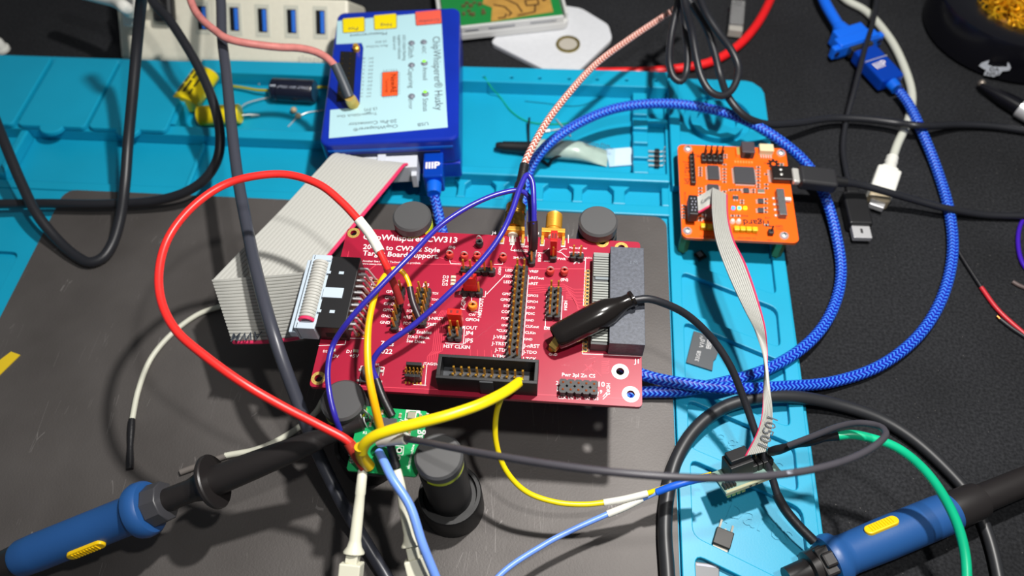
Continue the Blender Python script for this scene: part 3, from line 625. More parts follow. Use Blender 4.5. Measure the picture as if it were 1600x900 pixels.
for i, v in enumerate(m.v): m.v[i] = GM @ v
obj('board', m, GRN, gb)
m = MB(); z = gz + .02
for s, a in (('GND', (546, 723.5, 561, 725)), ('ag', (660, 686.5, 661.2, 671.5)), ('electromachine', (639.5, 733, 648, 695)), ('C8', (634, 681, 641, 681.6)), ('C9', (614, 693.6, 621, 694.2)), ('R5', (567, 678, 573, 678.4)), ('U2', (597, 659, 601, 654)), ('Y1', (628, 664, 631, 657))): ptext(m, s, *a, z, bold=.6)
for pts in (((633, 658), (635, 641), (656.5, 642.5), (654, 660.5), (633, 658.5)), ((617.5, 696.5), (631, 697.5), (629.5, 711), (616, 710), (617.5, 696.5)), ((546, 718), (557, 719)), ((545, 711), (556, 716))): line_strip(m, ats([(x, y, z) for x, y in pts]), .2, z)
obj('board_lettering', m, SILK, gb)
m = MB(); c = at(644, 650, gz); m.box((c.x, c.y, gz + .45), (2.9, 2.4, .9), ang); o = obj('crystal', m, mat('crystal_case', (196, 190, 170), .35, .8), gb, .15)
m = MB()
for sx in (-1, 1):
    for sy in (-1, 1): m.box((c.x + sx * 1.7, c.y + sy * 1.5, gz + .1), (1.2, 1.0, .2), ang)
obj('solder_pads', m, TIN, o)
m = MB(); c = at(606, 664, gz); m.box((c.x, c.y, gz + .5), (5.6, 4.2, 1.0), ang); obj('chip', m, CHIP, gb, .1)
pas = MB(); cap = MB()
for x, y in ((598, 645), (625.5, 650), (640, 676), (657, 651), (668, 650), (610, 672), (588, 650), (583, 657), (579, 664)):
    c = at(x, y, gz); cap.box((c.x, c.y, gz + .35), (.7, 1.0, .7), ang); pas.box((c.x, c.y + .6, gz + .3), (.8, .4, .6), ang); pas.box((c.x, c.y - .6, gz + .3), (.8, .4, .6), ang)
c = at(631, 678, gz); pas.box((c.x, c.y, gz + .5), (1.7, .9, 1.0), ang)
obj('capacitor_bodies', cap, mat('ceramic_tan', (150, 122, 84), .5), gb); obj('solder_ends', pas, TIN, gb)
m = MB(); 
for x, y in ((624, 703.5), (621.5, 715.5)): c = at(x, y, gz); m.ring((c.x, c.y), .95, .56, gz, gz + .06, 18)
for x, y in ((553, 713), (563, 726), (575, 728)): c = at(x, y, gz); m.box((c.x, c.y, gz + .1), (2, 1.6, .2), ang)
obj('through_hole_pads', m, TIN, gb)
m = MB()
for i, (x, y) in enumerate(((566, 648), (571, 652), (576, 656), (581, 660), (586, 665), (568, 660), (574, 668))):
    c = at(x, y, gz); m.tube(spline([c, c + Vector((.5 - i * .2, 1, 2.6)), c + Vector((-1, 1.6 + .1 * i, 3.2))], .6), .22, 6)
obj('solder_wires', m, STEEL, gb)
m = MB(); c = at(584, 734, gz); m.box((c.x, c.y, gz - 1.9), (9, 2.6, 1.8), ang); obj('battery_clip', m, BLACKS, gb, .2)
# ------------------------------------------------------------------ blue capture box
def frame(q, z):
    """local frame of a rectangle seen at four photo pixels (top left, top right, bottom right, bottom left) at height z"""
    A, B, C, D = [at(x, y, z) for x, y in q]; c = (A + B + C + D) / 4; e = ((B - A) + (C - D)).normalized(); w = ((B - A).length + (C - D).length) / 2; h = ((A - D).length + (B - C).length) / 2
    ang = math.atan2(e.y, e.x); M = Matrix.Translation((c.x, c.y, 0)) @ Matrix.Rotation(ang, 4, 'Z'); return c, ang, w, h, M
HZ = 36.0
hc, hang, hw, hh, HM = frame(((517, 20), (713, 10), (723, 217), (510, 224)), HZ); HI = HM.inverted()
def H(px, py, z=HZ): v = HI @ at(px, py, z); return v.x, v.y
hus = thing('capture_box', 'blue plastic instrument box with pale blue label face lying on the teal mat', 'electronics box', (hc.x, hc.y, 10.2), hang)
CASE = mat('blue_translucent_case', (14, 44, 160), .28, var=.08, vscale=60, bump=.2, bscale=1500, bdist=.0001)
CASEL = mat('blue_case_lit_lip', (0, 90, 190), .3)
m = MB(HM); m.prism(rrect(-hw / 2, hw / 2, -hh / 2, hh / 2, 4), 20, HZ - .2); obj('case_top', m, CASE, hus, 1.4, 3)
m = MB(HM); m.prism(rrect(-hw / 2 + .4, hw / 2 - .4, -hh / 2 + 2.5, hh / 2 - .4, 4), 10.2, 20); m.box((hw / 2 - 5, -hh / 2 + 2.4, 15.2), (9, 5, 9.8)); m.box((-hw / 2 + 3, -hh / 2 + 2.4, 15.2), (5, 5, 9.8)); obj('case_bottom', m, CASE, hus, .8)
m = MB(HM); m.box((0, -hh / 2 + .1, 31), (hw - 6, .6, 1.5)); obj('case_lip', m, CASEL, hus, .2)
m = MB(HM); m.box((-2, -hh / 2 + .15, 23), (hw - 14, .8, 12)); obj('port_bay', m, mat('port_bay_dark', (12, 22, 60), .4), hus, .2)
LBL = mat('pale_blue_label', (176, 214, 222), .35)
lab = [H(*p) for p in ((527, 33), (689, 18), (699.5, 199), (514, 216), (516, 172), (559, 168), (562, 163), (568, 75), (565, 67), (525.5, 69))]
m = MB(HM); m.prism(lab, HZ - .25, HZ + .1); obj('label_plate', m, LBL, hus)
def hp(pts, z0, z1, name, mt, par=hus, bevel=0.0, r=0):
    q = [H(*p) for p in pts]; m = MB(HM); m.prism(rpoly(q, r) if r else q, z0, z1); return obj(name, m, mt, par, bevel)
hp(((532, 80), (556.7, 81), (552, 156), (525.6, 159)), HZ - .2, HZ + .05, 'side_socket', mat('socket_pit', (10, 10, 14), .6))
m = MB(HM)
for i in range(10):
    for j in range(2):
        x0, y0 = H(536 + j * 12 - i * .6, 85 + i * 7.6); m.box((x0, y0, HZ + .2), (.6, .6, .5))
obj('socket_pins', m, mat('pin_dim', (110, 90, 40), .4, .8), hus)
x0, y0 = H(556, 73, HZ + 2); m = MB(HM); m.lathe([(0, 1.7), (2.2, 1.7), (2.6, 1.2), (3.4, 1.2), (3.4, .01)], (x0, y0, HZ - .2), n=20); obj('coax_nub', m, GOLD, hus)
for pts, mt, nm in ((((535.6, 29.5), (569, 27), (569.5, 49), (536.5, 51.5)), mat('label_yellow', (236, 212, 0), .4), 'yellow_field'), (((584.5, 24.5), (619, 21.5), (619.5, 44), (585.5, 46.5)), mat('label_yellow', (236, 212, 0), .4), 'yellow_field'), (((649, 19), (688.5, 15.5), (690, 36.5), (650.5, 40)), mat('label_coral', (228, 92, 72), .4), 'coral_field')):
    o = hp(pts, HZ + .05, HZ + .14, nm, mt, r=.8)
    hp([(pts[0][0] - .9, pts[0][1]), (pts[1][0] + .9, pts[1][1]), (pts[2][0] + .9, pts[2][1] + .9), (pts[3][0] - .9, pts[3][1] + .9)], HZ + .04, HZ + .115, 'field_border', GREYINK, r=1)
hp(((597.8, 113.8), (621.5, 112), (621, 149), (597, 151)), HZ + .05, HZ + .15, 'printed_chip', mat('label_orange', (240, 90, 40), .4))
hp(((597, 113), (622.3, 111.2), (621.8, 149.8), (596.2, 151.8)), HZ + .05, HZ + .13, 'printed_chip_border', GREYINK)
m = MB(HM)
def hl(a, b, w=.22):
    p, q = H(*a), H(*b); m.obox((p[0], p[1], HZ + .12), (q[0], q[1], HZ + .12), w, .04)
for k in range(6): hl((600 + 3.9 * k, 112.5 - .3 * k), (599.8 + 3.9 * k, 109.3 - .3 * k)); hl((599.5 + 4 * k, 151 - .3 * k), (599.3 + 4 * k, 154 - .3 * k))
for k in range(10): hl((597, 116 + 3.6 * k), (593.5, 116.2 + 3.6 * k)); hl((622, 114 + 3.6 * k), (625.5, 113.8 + 3.6 * k))
for s, a, b in (('NewAE', (610, 117), (610.6, 145.6)), ('Technology', (602, 124), (602.8, 145.6)), ('Pos', (559.5, 42.5), (544.4, 43.5)), ('Neg', (612, 36.4), (594.4, 38)), ('Crowbar', (686.7, 29.6), (653, 32.4)), ('Measurement', (604.4, 50), (546.7, 54)), ('Aux In/Out', (606.7, 70.2), (572, 72)), ('(3.3V)', (604, 63.4), (586.7, 64.6)),
              ('ChipWhisperer® Husky', (676, 58), (680.5, 173)), ('ADC', (659.4, 72), (659.8, 84)), ('Armed', (660.4, 105.5), (661, 125.5)), ('Status', (660.6, 154.4), (661.3, 174.4)), ('Glitch', (638, 72), (638.5, 91)), ('Capturing', (638, 107), (639, 138)), ('Error', (638.4, 155.5), (639, 171)),
              ('ADC+Glitch flashing', (629, 55), (629.8, 95)), ('together indicates', (621.5, 55), (622, 93)), ('detail error', (614, 57), (614.4, 79)), ('(3.3V)', (589, 168), (569, 170.4)), ('Trigger/Glitch Out', (589, 175.4), (526.7, 180.6)), ('20-Pin Connector', (620, 186.6), (544.4, 192.6)), ('ChipWhisperer®', (621.5, 194.6), (552, 200.6)), ('USB', (669, 191), (652, 193))):
    p, q = H(*a), H(*b); text(m, s, (p[0], p[1], HZ + .11), (q[0], q[1], HZ + .11), thick=.04)
for i, (s, t) in enumerate((('DC', 'D'), ('D1', '0'), ('D2', '1'), ('D3', '2'), ('D4', '3'), ('D5', '4'), ('D6', '5'), ('D7', '6'), ('CK', '7'), ('V+', '+V'), ('GND', 'GND'))):
    y = 90 + i * 6.0
    for x, w, ss in ((583.5, 8, s), (570.5, 5 if len(t) == 1 else 8, t)):
        p, q = H(x - i * .35, y), H(x - w - i * .35, y + .6); text(m, ss, (p[0], p[1], HZ + .11), (q[0], q[1], HZ + .11), thick=.04, maxh=1.3)
obj('label_print', m, GREYINK, hus)
LEDG = mat('lit_green_lens', (140, 240, 60), .3, emit=(110, 240, 30), estr=1.0); LENS = mat('grey_lens', (118, 124, 136), .2)
for x, y, g in ((662, 65, 0), (663, 98, 1), (664.5, 146, 1), (643, 66.5, 0), (643, 101, 0), (643, 149.5, 0)):
    p = H(x, y, HZ + .6); m = MB(HM); m.lathe([(0, 1.65), (.4, 1.6), (.9, 1.1), (1.1, .01)], (p[0], p[1], HZ + .05), n=20, caps=False); o = obj('indicator_lens', m, LENS, hus)
    if g: m = MB(HM); m.lathe([(0, .95), (.5, .8), (.7, .01)], (p[0] - .1, p[1] + .6, HZ + .75), n=14, caps=False); obj('lit_spot', m, LEDG, o)

# ------------------------------------------------------------------ white hub behind the mat
A0 = lambda *p: [at(*q) for q in p]
hub = thing('usb_hub', 'cream usb hub with a row of blue ports standing behind the teal mat', 'usb hub', (-150, 200, 0))
FS = math.radians(47); FV = Vector((0, math.cos(FS), math.sin(FS))); FN = Vector((0, -math.sin(FS), math.cos(FS))); F0 = Vector((0, 181, 3))
def onface(px, py):
    d = FWD + RIGHT * ((px - 800) / FPX) + DOWN * ((py - 450) / FPX); return CAM + d * ((F0 - CAM).dot(FN) / d.dot(FN))
xl = onface(187, 70).x; xr = onface(544, 20).x; vt = (onface(380, -5) - F0).dot(FV)
m = MB(); pr = [(181, 0), (181, 3), (181 + vt * FV.y, 3 + vt * FV.z), (181 + vt * FV.y + 26, 3 + vt * FV.z - 24), (181 + vt * FV.y + 26, 0)]
m.add([(x, y, z) for x in (xl, xr) for y, z in pr], [(0, 1, 2, 3, 4), (9, 8, 7, 6, 5)] + [(5 + i, 5 + (i + 1) % 5, (i + 1) % 5, i) for i in range(5)]); obj('housing', m, CREAM, hub, 1.5)
def FM(p): return Matrix(((1, 0, 0, p.x), (0, FV.y, FN.y, p.y), (0, FV.z, FN.z, p.z), (0, 0, 0, 1)))
for k, (px, py) in enumerate(((316, 28), (366.5, 30), (410.5, 32), (456, 33.5), (501, 35))):
    p = onface(px, py); m = MB(FM(p)); fr = MB(FM(p))
    m.bx(-2.6, 2.6, -6.2, 6.2, -.5, .35); o = obj('usb_port', m, mat('port_pit', (16, 18, 24), .4), hub, .3)
    m = MB(FM(p)); m.bx(.0, 2.1, -5.6, 5.6, 0, .6); obj('port_tongue', m, mat('port_blue', (40, 110, 215), .4), o, .2)
    fr.bx(-4.2, 4.2, -8.6, 8.4, -.3, .25); obj('port_frame', fr, mat('port_frame', (200, 200, 186), .4), hub, 1.2)
p, q = onface(466, 95.5), onface(512, 97.5); m = MB(); text(m, 'plexgear', p, q, up=FV, thick=.05); obj('hub_lettering', m, mat('hub_ink', (176, 174, 164), .5), hub)
p = onface(216, 22); pl = thing('white_plug', 'white plastic plug in the left end of the cream hub', 'plug', p.to_tuple())
m = MB(); m.obox(p + FN * .3, p + FN * 9, 9, 14, FV); obj('plug_body', m, WHITEP, pl, 1.2); m = MB(); m.tube(spline([p + FN * 8] + A0((196, 12, 48), (180, 2, 46), (150, -6, 44), (110, -16, 42)), 1.5), 3.2, 12); obj('cord', m, WHITEP, pl)
p = onface(262, 14); pl = thing('black_plug', 'black plug in the cream hub beside the white plug', 'plug', p.to_tuple()); m = MB(); m.obox(p + FN * .3, p + FN * 7, 11, 15, FV); obj('plug_body', m, BLACKP, pl, 2); m = MB(); m.cyl(p + FN * 7, p + FN * 18 + FV * 6, 2.4, 2.2, 14); obj('cord', m, BLACKR, pl)
p = at(-4, 67, 5); pl = thing('loose_stopper', 'small white plastic stopper at the left edge behind the mat', 'stopper', (p.x, p.y, 0)); m = MB(); m.lathe([(0, 3.4), (6, 3.2), (8, 2), (8.4, .01)], (p.x, p.y, 0), n=20); obj('shell', m, WHITEP, pl); m = MB(); m.ring((p.x, p.y), 4.2, 3, 0, 1.6); obj('rim', m, WHITEP, pl)

# ------------------------------------------------------------------ white tray with a green and tan circuit board, white slip below
tz = 12.0
tq = [at(715, 44, tz), at(890, 25, tz)]; ta = math.atan2(tq[1].y - tq[0].y, tq[1].x - tq[0].x); TM = Matrix.Translation((tq[1].x, tq[1].y, 0)) @ Matrix.Rotation(ta, 4, 'Z')
tr = thing('open_phone_shell', 'white plastic shell holding a green and tan circuit board behind the blue box', 'device', (tq[1].x, tq[1].y, 3.2), ta)
m = MB(TM); LW = 72; LH = 60
m.prism(rrect(-LW, 0, 0, LH, 4), 3.2, 8); o = obj('shell_floor', m, mat('shell_white', (206, 206, 204), .35), tr, .8)
m = MB(TM); m.bx(-LW + 2, 0 - 3, .3, 2.0, 7, tz); m.bx(-2, -.3, 3, LH - 3, 7, tz); m.bx(-LW + .3, -LW + 2, 3, LH - 3, 7, tz); obj('shell_rim', m, mat('shell_white', (206, 206, 204), .35), tr, .5)
m = MB(TM); m.bx(-LW * .62, -LW * .42, -.15, .4, 9.6, 10.4); m.bx(-LW * .3, -LW * .1, -.15, .4, 10, 10.6); m.bx(-LW * .8, -LW * .7, -.15, .4, 9.6, 10.4); obj('shell_grooves', m, mat('groove_grey', (150, 152, 156), .5), tr)
m = MB(TM); m.bx(-LW + 3, -3, 2.6, LH - 4, 8, 10.6); bd = obj('circuit_board', m, mat('phone_green', (26, 128, 60), .35), tr, .2)
m = MB(TM); m.prism([(-43, 4), (-26, 5.5), (-8, 6.5), (-8, 40), (-40, 40), (-46, 20), (-41, 16)], 10.6, 10.9); obj('tan_laminate', m, mat('phone_tan', (184, 140, 66), .5, var=.15, vscale=120), bd)
m = MB(TM)
for pts in (((-40, 18), (-34, 15), (-31, 9), (-33, 7)), ((-35, 24), (-27, 16), (-25, 9)), ((-29, 27), (-18, 24), (-17, 20)), ((-28, 6.5), (-18, 8), (-17, 14)), ((-22, 14), (-15, 14), (-15, 19), (-22, 19), (-22, 14)), ((-39, 6), (-35, 6), (-34, 9))):
    for a, b in zip(pts, pts[1:]): m.obox((*a, 11), (*b, 11), .9, .2)
m.prism([(-12, 16), (-9, 18.5), (-13, 19)], 10.9, 11.2); obj('board_tracks', m, mat('track_brown', (70, 44, 24), .5), bd)
m = MB(TM)
for i in range(16): m.box((-58 + RNG.uniform(0, 12), 10 + RNG.uniform(0, 30), 11.2), (RNG.uniform(.8, 2.6), RNG.uniform(.8, 2.4), RNG.uniform(.8, 2)))
obj('board_parts', m, mat('part_brass_grey', (120, 105, 70), .4, .4), bd)
sp = [at(x, y, 3) for x, y in ((766, 66), (858, 112), (903, 111), (957, 60), (951, 38), (908, 12), (880, 8), (790, 40))]
slip = thing('white_cover', 'flat white plastic cover with a brass ring lying under the white shell', 'cover', (at(880, 75, 0).x, at(880, 75, 0).y, 0))
m = MB(); m.prism(rpoly([(p.x, p.y) for p in sp], 3), 0.0, 3.0); obj('cover_plate', m, mat('slip_white', (206, 208, 212), .4, var=.03), slip, .5)
c = at(887.5, 70, 3); m = MB(); m.ring((c.x, c.y), 6.6, 5.2, 2.9, 3.9, 32); obj('brass_ring', m, mat('dull_brass', (150, 134, 70), .35, .8), slip); m = MB(); m.lathe([(0, 5.2), (.4, 5.1), (.5, .01)], (c.x, c.y, 3.0), n=30, caps=False); obj('ring_centre', m, mat('ring_grey', (178, 172, 160), .4), slip)

# ------------------------------------------------------------------ capacitors and loose parts in the rear trays
def cap_lbl(M, r, s0, mt, par, z=0):
    m = MB(M)
    for s, x0, x1, y in s0:
        text(m, s, (x0, y, math.sqrt(max(.1, r * r - y * y)) + .03), (x1, y, math.sqrt(max(.1, r * r - y * y)) + .03), thick=.05)
    obj('printing', m, mt, par)
YC = mat('yellow_film', (236, 212, 16), .3, var=.03)
a, b = at(290, 160, 8), at(320, 118, 8); M = Matrix.Translation((a + b) / 2) @ Matrix.Rotation(math.atan2((b - a).y, (b - a).x), 4, 'Z'); L_ = (b - a).length + 3
t = thing('film_capacitor', 'flat oval yellow film capacitor, upper one in the rear tray', 'capacitor', ((a + b) / 2).to_tuple()[:2] + (2,))
m = MB(M @ Matrix.Scale(1.4, 4, (0, 1, 0))); m.lathe([(-L_ / 2, 0.1), (-L_ / 2, 5), (-L_ / 2 + .5, 5.4), (L_ / 2 - .5, 5.4), (L_ / 2, 5), (L_ / 2, .1)], (0, 0, 0), (1, 0, 0), 28, False); obj('body', m, YC, t)
m = MB(M)
for y, cuts in ((3.2, (-.36, -.1, -.04, .16, .2, .34)), (.2, (-.34, .02, .08, .34)), (-3, (-.36, -.2, -.14, .1))):      # worn, unreadable rows of print
    for a_, b_ in zip(cuts[::2], cuts[1::2]): m.obox((L_ * a_, y, 5.45 - y * y * .05), (L_ * b_, y, 5.45 - y * y * .05), 1.3, .12)
obj('printing', m, BLACKINK, t); m = MB(M); m.tube(spline([(-L_ / 2 - .1, 0, 0), (-L_ / 2 - 3, 1, -1.5), (-L_ / 2 - 5, 3, -4.5)]), .5, 8); m.tube(spline([(L_ / 2, 0, 0), (L_ / 2 + 2, 0, -1)]), .5, 8); obj('lead_wire', m, TIN, t)
a, b = at(312, 181, 7), at(374, 178, 7); M = Matrix.Translation((a + b) / 2) @ Matrix.Rotation(math.atan2((b - a).y, (b - a).x), 4, 'Z'); L_ = (b - a).length + 1
t = thing('film_capacitor', 'round yellow film capacitor, lower one with twisted leads at its right end', 'capacitor', ((a + b) / 2).to_tuple()[:2] + (2,))
m = MB(M); m.lathe([(-L_ / 2, .1), (-L_ / 2, 4.6), (-L_ / 2 + .5, 5), (L_ / 2 - .5, 5), (L_ / 2, 4.6), (L_ / 2, .1)], (0, 0, 0), (1, 0, 0), 28, False); obj('body', m, YC, t)
m = MB(); 
for pts in ([(378, 180, 7), (392, 179, 6), (405, 180, 4), (392, 182, 3.4)], [(376, 168, 7), (384, 162, 6), (395, 158, 5), (412, 154, 4), (425, 152, 3)]): m.tube(path(pts, .7), .35, 6)
obj('lead_wire', m, TIN, t)
a, b = at(430, 140, 8), at(488, 143, 8); M = Matrix.Translation((a + b) / 2) @ Matrix.Rotation(math.atan2((b - a).y, (b - a).x), 4, 'Z'); L_ = (b - a).length + 3
t = thing('electrolytic_capacitor', 'large dark navy electrolytic capacitor with yellow sleeved leads', 'capacitor', ((a + b) / 2).to_tuple()[:2] + (2,))
m = MB(M); m.lathe([(-L_ / 2, .1), (-L_ / 2, 5.2), (-L_ / 2 + .8, 6), (-L_ / 2 + 2.6, 6), (-L_ / 2 + 3.2, 5.5), (-L_ / 2 + 3.8, 6), (L_ / 2 - .8, 6), (L_ / 2, 5.4)], (0, 0, 0), (1, 0, 0), 32, False); obj('sleeve', m, mat('navy_sleeve', (22, 26, 42), .25), t)
m = MB(M); m.lathe([(0, 5.3), (.1, 5.0), (.1, .1)], (L_ / 2, 0, 0), (1, 0, 0), 32, False); obj('end_disc', m, mat('end_blue_grey', (40, 84, 112), .35), t)
m = MB(M); text(m, '330µF 50V 330µF', (L_ / 2 - 1.5, -2.6, 5.42), (-L_ / 2 + 5, -2.6, 5.42), thick=.08); m.bx(-L_ / 2 + 1, -L_ / 2 + 4, -3.2, -2.2, 5.1, 5.5); obj('printing', m, mat('pale_print', (180, 186, 200), .5), t)
m = MB(); m.tube(path([(426, 141, 7), (405, 141, 6), (380, 137, 5), (352, 133, 4.5)]), .75, 8); obj('sleeved_lead', m, mat('lead_sleeve_yellow', (176, 170, 40), .5), t); m = MB(); m.tube(path([(491, 138, 7), (500, 136, 6), (520, 137, 4)]), .75, 8); obj('sleeved_lead', m, mat('lead_sleeve_yellow', (176, 170, 40), .5), t)
a = at(462, 174, 3.6); t = thing('small_diode', 'tiny glass and tan axial part lying below the navy capacitor', 'component', (a.x, a.y, 2)); m = MB(); m.ball(at(459, 172, 4), 1.7, 12); m.ball(at(466, 181, 3.6), 1.6, 12); obj('body', m, mat('tan_bead', (186, 164, 130), .4), t); m = MB(); m.tube(path([(470, 180, 3.4), (480, 176, 3.2), (505, 172, 3)]), .25, 6); m.tube(path([(463, 184, 3), (457, 191, 2.6), (450, 198, 2.4)]), .25, 6); m.tube(path([(404, 132, 2.6), (408, 128, 3.4), (402, 127, 2.8)]), .35, 6); obj('lead_wire', m, TIN, t)

# syringe in a clear bag, needle, header strip, hair and green wire
CLEAR = mat('clear_film', (230, 240, 240), .12, trans=.85)
GLUE = mat('cloudy_gel', (186, 208, 196), .3, trans=.25, var=.1, vscale=150)
t = thing('paste_tube', 'clear paste tube with crimped end and black nozzle in the rear tray', 'tube', at(880, 235, 2).to_tuple())
a, b = at(833, 231, 6.5), at(950, 240, 6); ax = (b - a); L_ = ax.length; e = ax / L_; sd = Vector((-e.y, e.x, 0))
m = MB(); rows = 14; n = 20
def tb(f): return (4.6 + .8 * f, 4.3 * (1 - max(0, f - .62) / .38 * .92), )
vs = []
for i in range(rows + 1):
    f = i / rows; w, h = tb(f); c = a + ax * f; c = Vector((c.x, c.y, 2.2 + h))
    for k in range(n): an = 2 * math.pi * k / n; vs.append(c + sd * (w * math.cos(an)) + Vector((0, 0, 1)) * (h * math.sin(an)))
m.add(vs, [(i * n + k, i * n + (k + 1) % n, (i + 1) * n + (k + 1) % n, (i + 1) * n + k) for i in range(rows) for k in range(n)] + [tuple(reversed(range(n)))], True); obj('tube_body', m, GLUE, t)
m = MB(); e2_ = at(994, 243, 3); m.obox(b + Vector((0, 0, -3.2)), Vector((e2_.x, e2_.y, 2.8)), 11.4, .6); cr = obj('crimped_end', m, mat('crimp_white', (176, 206, 226), .3), t, .1)
m = MB()
for k in range(16):
    f = .28 + k * .045; c = b.lerp(e2_, f); m.obox(Vector((c.x, c.y, 3.15)) + sd * 5.4, Vector((c.x, c.y, 3.15)) - sd * 5.4, .35, .2)
obj('crimp_ridges', m, mat('crimp_ridge', (214, 232, 242), .3), cr)
m = MB(); a2 = at(775, 228, 5.5); d_ = (a - a2).normalized(); L2 = (a - a2).length
m.lathe([(0, 1.6), (1.5, 2.1), (3.2, 2.1), (3.4, 2.5), (8, 2.7), (L2 - 2, 3.0), (L2 + 1, 3.6)], a2, d_, 20); obj('nozzle', m, BLACKP, t)
m = MB(); text(m, 'e Premium Crème Flux', a + ax * .30 + sd * 2.6 + Vector((0, 0, 4.1)), a + ax * 1.02 + sd * 3.0 + Vector((0, 0, 1.4)), thick=.1); text(m, 'for Rework & Soldering Chipsets', a + ax * .26 + sd * .9 + Vector((0, 0, 4.4)), a + ax * 1.06 + sd * 1.4 + Vector((0, 0, 1.6)), thick=.1); obj('printing', m, GREYINK, t)
t = obj('needle_stick', MB().tube([at(826, 224, 2.6), at(826, 200, 5), at(827, 184, 7)], .55, 8), BLACKS); tag(t, 'thin black upright needle beside the pink coaxial cable', 'needle')
t = obj('hook_wire', MB().tube(path([(838, 247, 3), (850, 253, 4), (858, 258, 3.6), (862, 250, 6), (876, 243, 7)], .8), .7, 8), BLACKS); tag(t, 'short bent black wire in front of the paste tube', 'wire')
t = thing('header_strip', 'loose four pin header strip in the small right slot of the rear tray', 'pin header', at(1025, 246, 2).to_tuple()); m = MB()
for k in range(4): c = at(1026.5, 237 + k * 7.2, 3.4); m.box((c.x, c.y, 3.3), (2.4, 2.3, 2.4))
obj('strip', m, BLACKP, t, .3); m = MB()
for k in range(4): c = at(1026.5, 237 + k * 7.2, 3.4); m.obox((c.x - 6, c.y, 3.3), (c.x - 1, c.y, 3.3), .7, .7); m.tube([(c.x + 1, c.y, 3.3), (c.x + 3, c.y, 3.8), (c.x + 3.4, c.y, 7)], .3, 6)
obj('header_pins', m, TIN, t)
t = obj('green_wire', MB().tube(path([(757, 120, 10.6), (768, 137, 8), (780, 150, 3), (800, 175, 2.6), (825, 190, 2.6), (865, 194, 2.6), (900, 191, 2.6)], .9), .32, 6), mat('green_enamel', (10, 160, 96), .4)); tag(t, 'thin green enamelled wire curling over the rear tray', 'wire')
t = obj('hair_wire', MB().tube(path([(820, 158, 2.5), (850, 161, 2.5), (880, 165, 2.5), (905, 165, 2.5), (930, 157, 2.5), (945, 147, 2.5), (965, 149, 2.5), (990, 144, 3)], .9), .13, 5), mat('dark_hair', (20, 50, 60), .5)); tag(t, 'fine dark hair lying on the teal tray floor', 'hair')
t = thing('glass_diode', 'tiny glass diode with bare leads beside the pink coaxial cable', 'component', at(855, 205, 2).to_tuple()); m = MB(); m.cyl(at(851, 205, 3), at(859, 204, 3), .8, n=10); obj('body', m, mat('glass_bead', (230, 236, 230), .15), t); m = MB(); m.tube(path([(842, 207, 3), (851, 205, 3)], .6), .25, 6); m.tube(path([(859, 204, 3), (872, 202, 3), (884, 200, 2.8)], .6), .25, 6); m.tube(path([(869, 186, 2.8), (880, 199, 3), (892, 213, 2.8)], .6), .3, 6); obj('lead_wire', m, TIN, t)

# ------------------------------------------------------------------ orange debug board on standoffs
OZ = 19.0
oc, oang, ow, oh, OM = frame(((1062, 225.5), (1235.5, 233), (1240, 379), (1062, 371)), OZ); OI = OM.inverted()
def O(px, py, z=OZ): v = OI @ at(px, py, z); return v.x, v.y
ob = thing('debug_board', 'small orange circuit board on brass standoffs with lit leds', 'circuit board', (oc.x, oc.y, OZ), oang)
ORG = mat('orange_solder_mask', (250, 98, 12), .35, var=.04, vscale=80, coat=.15)
scr = [(1074.7, 233), (1220, 239.5), (1074, 361), (1225, 368.5)]
m = MB(OM); mm = fill_plate(rrect(-ow / 2, ow / 2, -oh / 2, oh / 2, 2.6), [], OZ - 1.6, OZ, .08); m.add(mm.v, mm.f); obj('board', m, ORG, ob)
for x, y in scr:
    p = O(x, y); m = MB(OM); m.lathe([(-1.6, 2.4), (-13.2, 2.4)], (p[0], p[1], OZ), n=6); m.lathe([(-13.2, 1.4), (-13.9, 1.2)], (p[0], p[1], OZ), n=10); obj('standoff', m, mat('green_brass', (96, 120, 70), .4, .5), ob)
    m = MB(OM); m.lathe([(0, 2.0), (.5, 1.9), (1.2, 1.2), (1.4, .01)], (p[0], p[1], OZ), n=20, caps=False); o = obj('screw', m, STEEL, ob)
    m = MB(OM); m.box((p[0], p[1], OZ + 1.3), (1.8, .35, .3)); m.box((p[0], p[1], OZ + 1.3), (.35, 1.8, .3)); obj('screw_slot', m, mat('slot_dark', (60, 60, 60), .5, .5), o)
def ohead(px, py, nx, ny, bm, name='pin_header', tip=8, h=2.5, pins=True, d=P, pm=None):
    p = O(px, py); b = MB(OM); q = MB(OM)
    for i in range(nx):
        for j in range(ny):
            x, y = p[0] + i * d, p[1] - j * d; b.box((x, y, OZ + h / 2), (d * .94, d * .94, h))
            if pins: pin(q, x, y, OZ + h - .1, OZ + tip, .6 if d > 2 else .4)
    o = obj(name, b, bm, ob, .4)
    if pins: obj('header_pins', q, pm or mat('dark_pins', (70, 64, 60), .35, .8), o)
    return o
DKH = mat('header_brown_black', (44, 38, 36), .5)
ohead(1098.5, 247, 4, 2, DKH, tip=8.5); ohead(1080, 248, 1, 7, DKH, tip=5, d=2.54); ohead(1098, 357, 3, 1, mat('header_yellow', (214, 186, 16), .45), h=2.4, pins=False); ohead(1150, 361, 4, 1, mat('header_yellow', (214, 186, 16), .45), h=2.4, pins=False); ohead(1203, 366, 1, 1, DKH, tip=6)
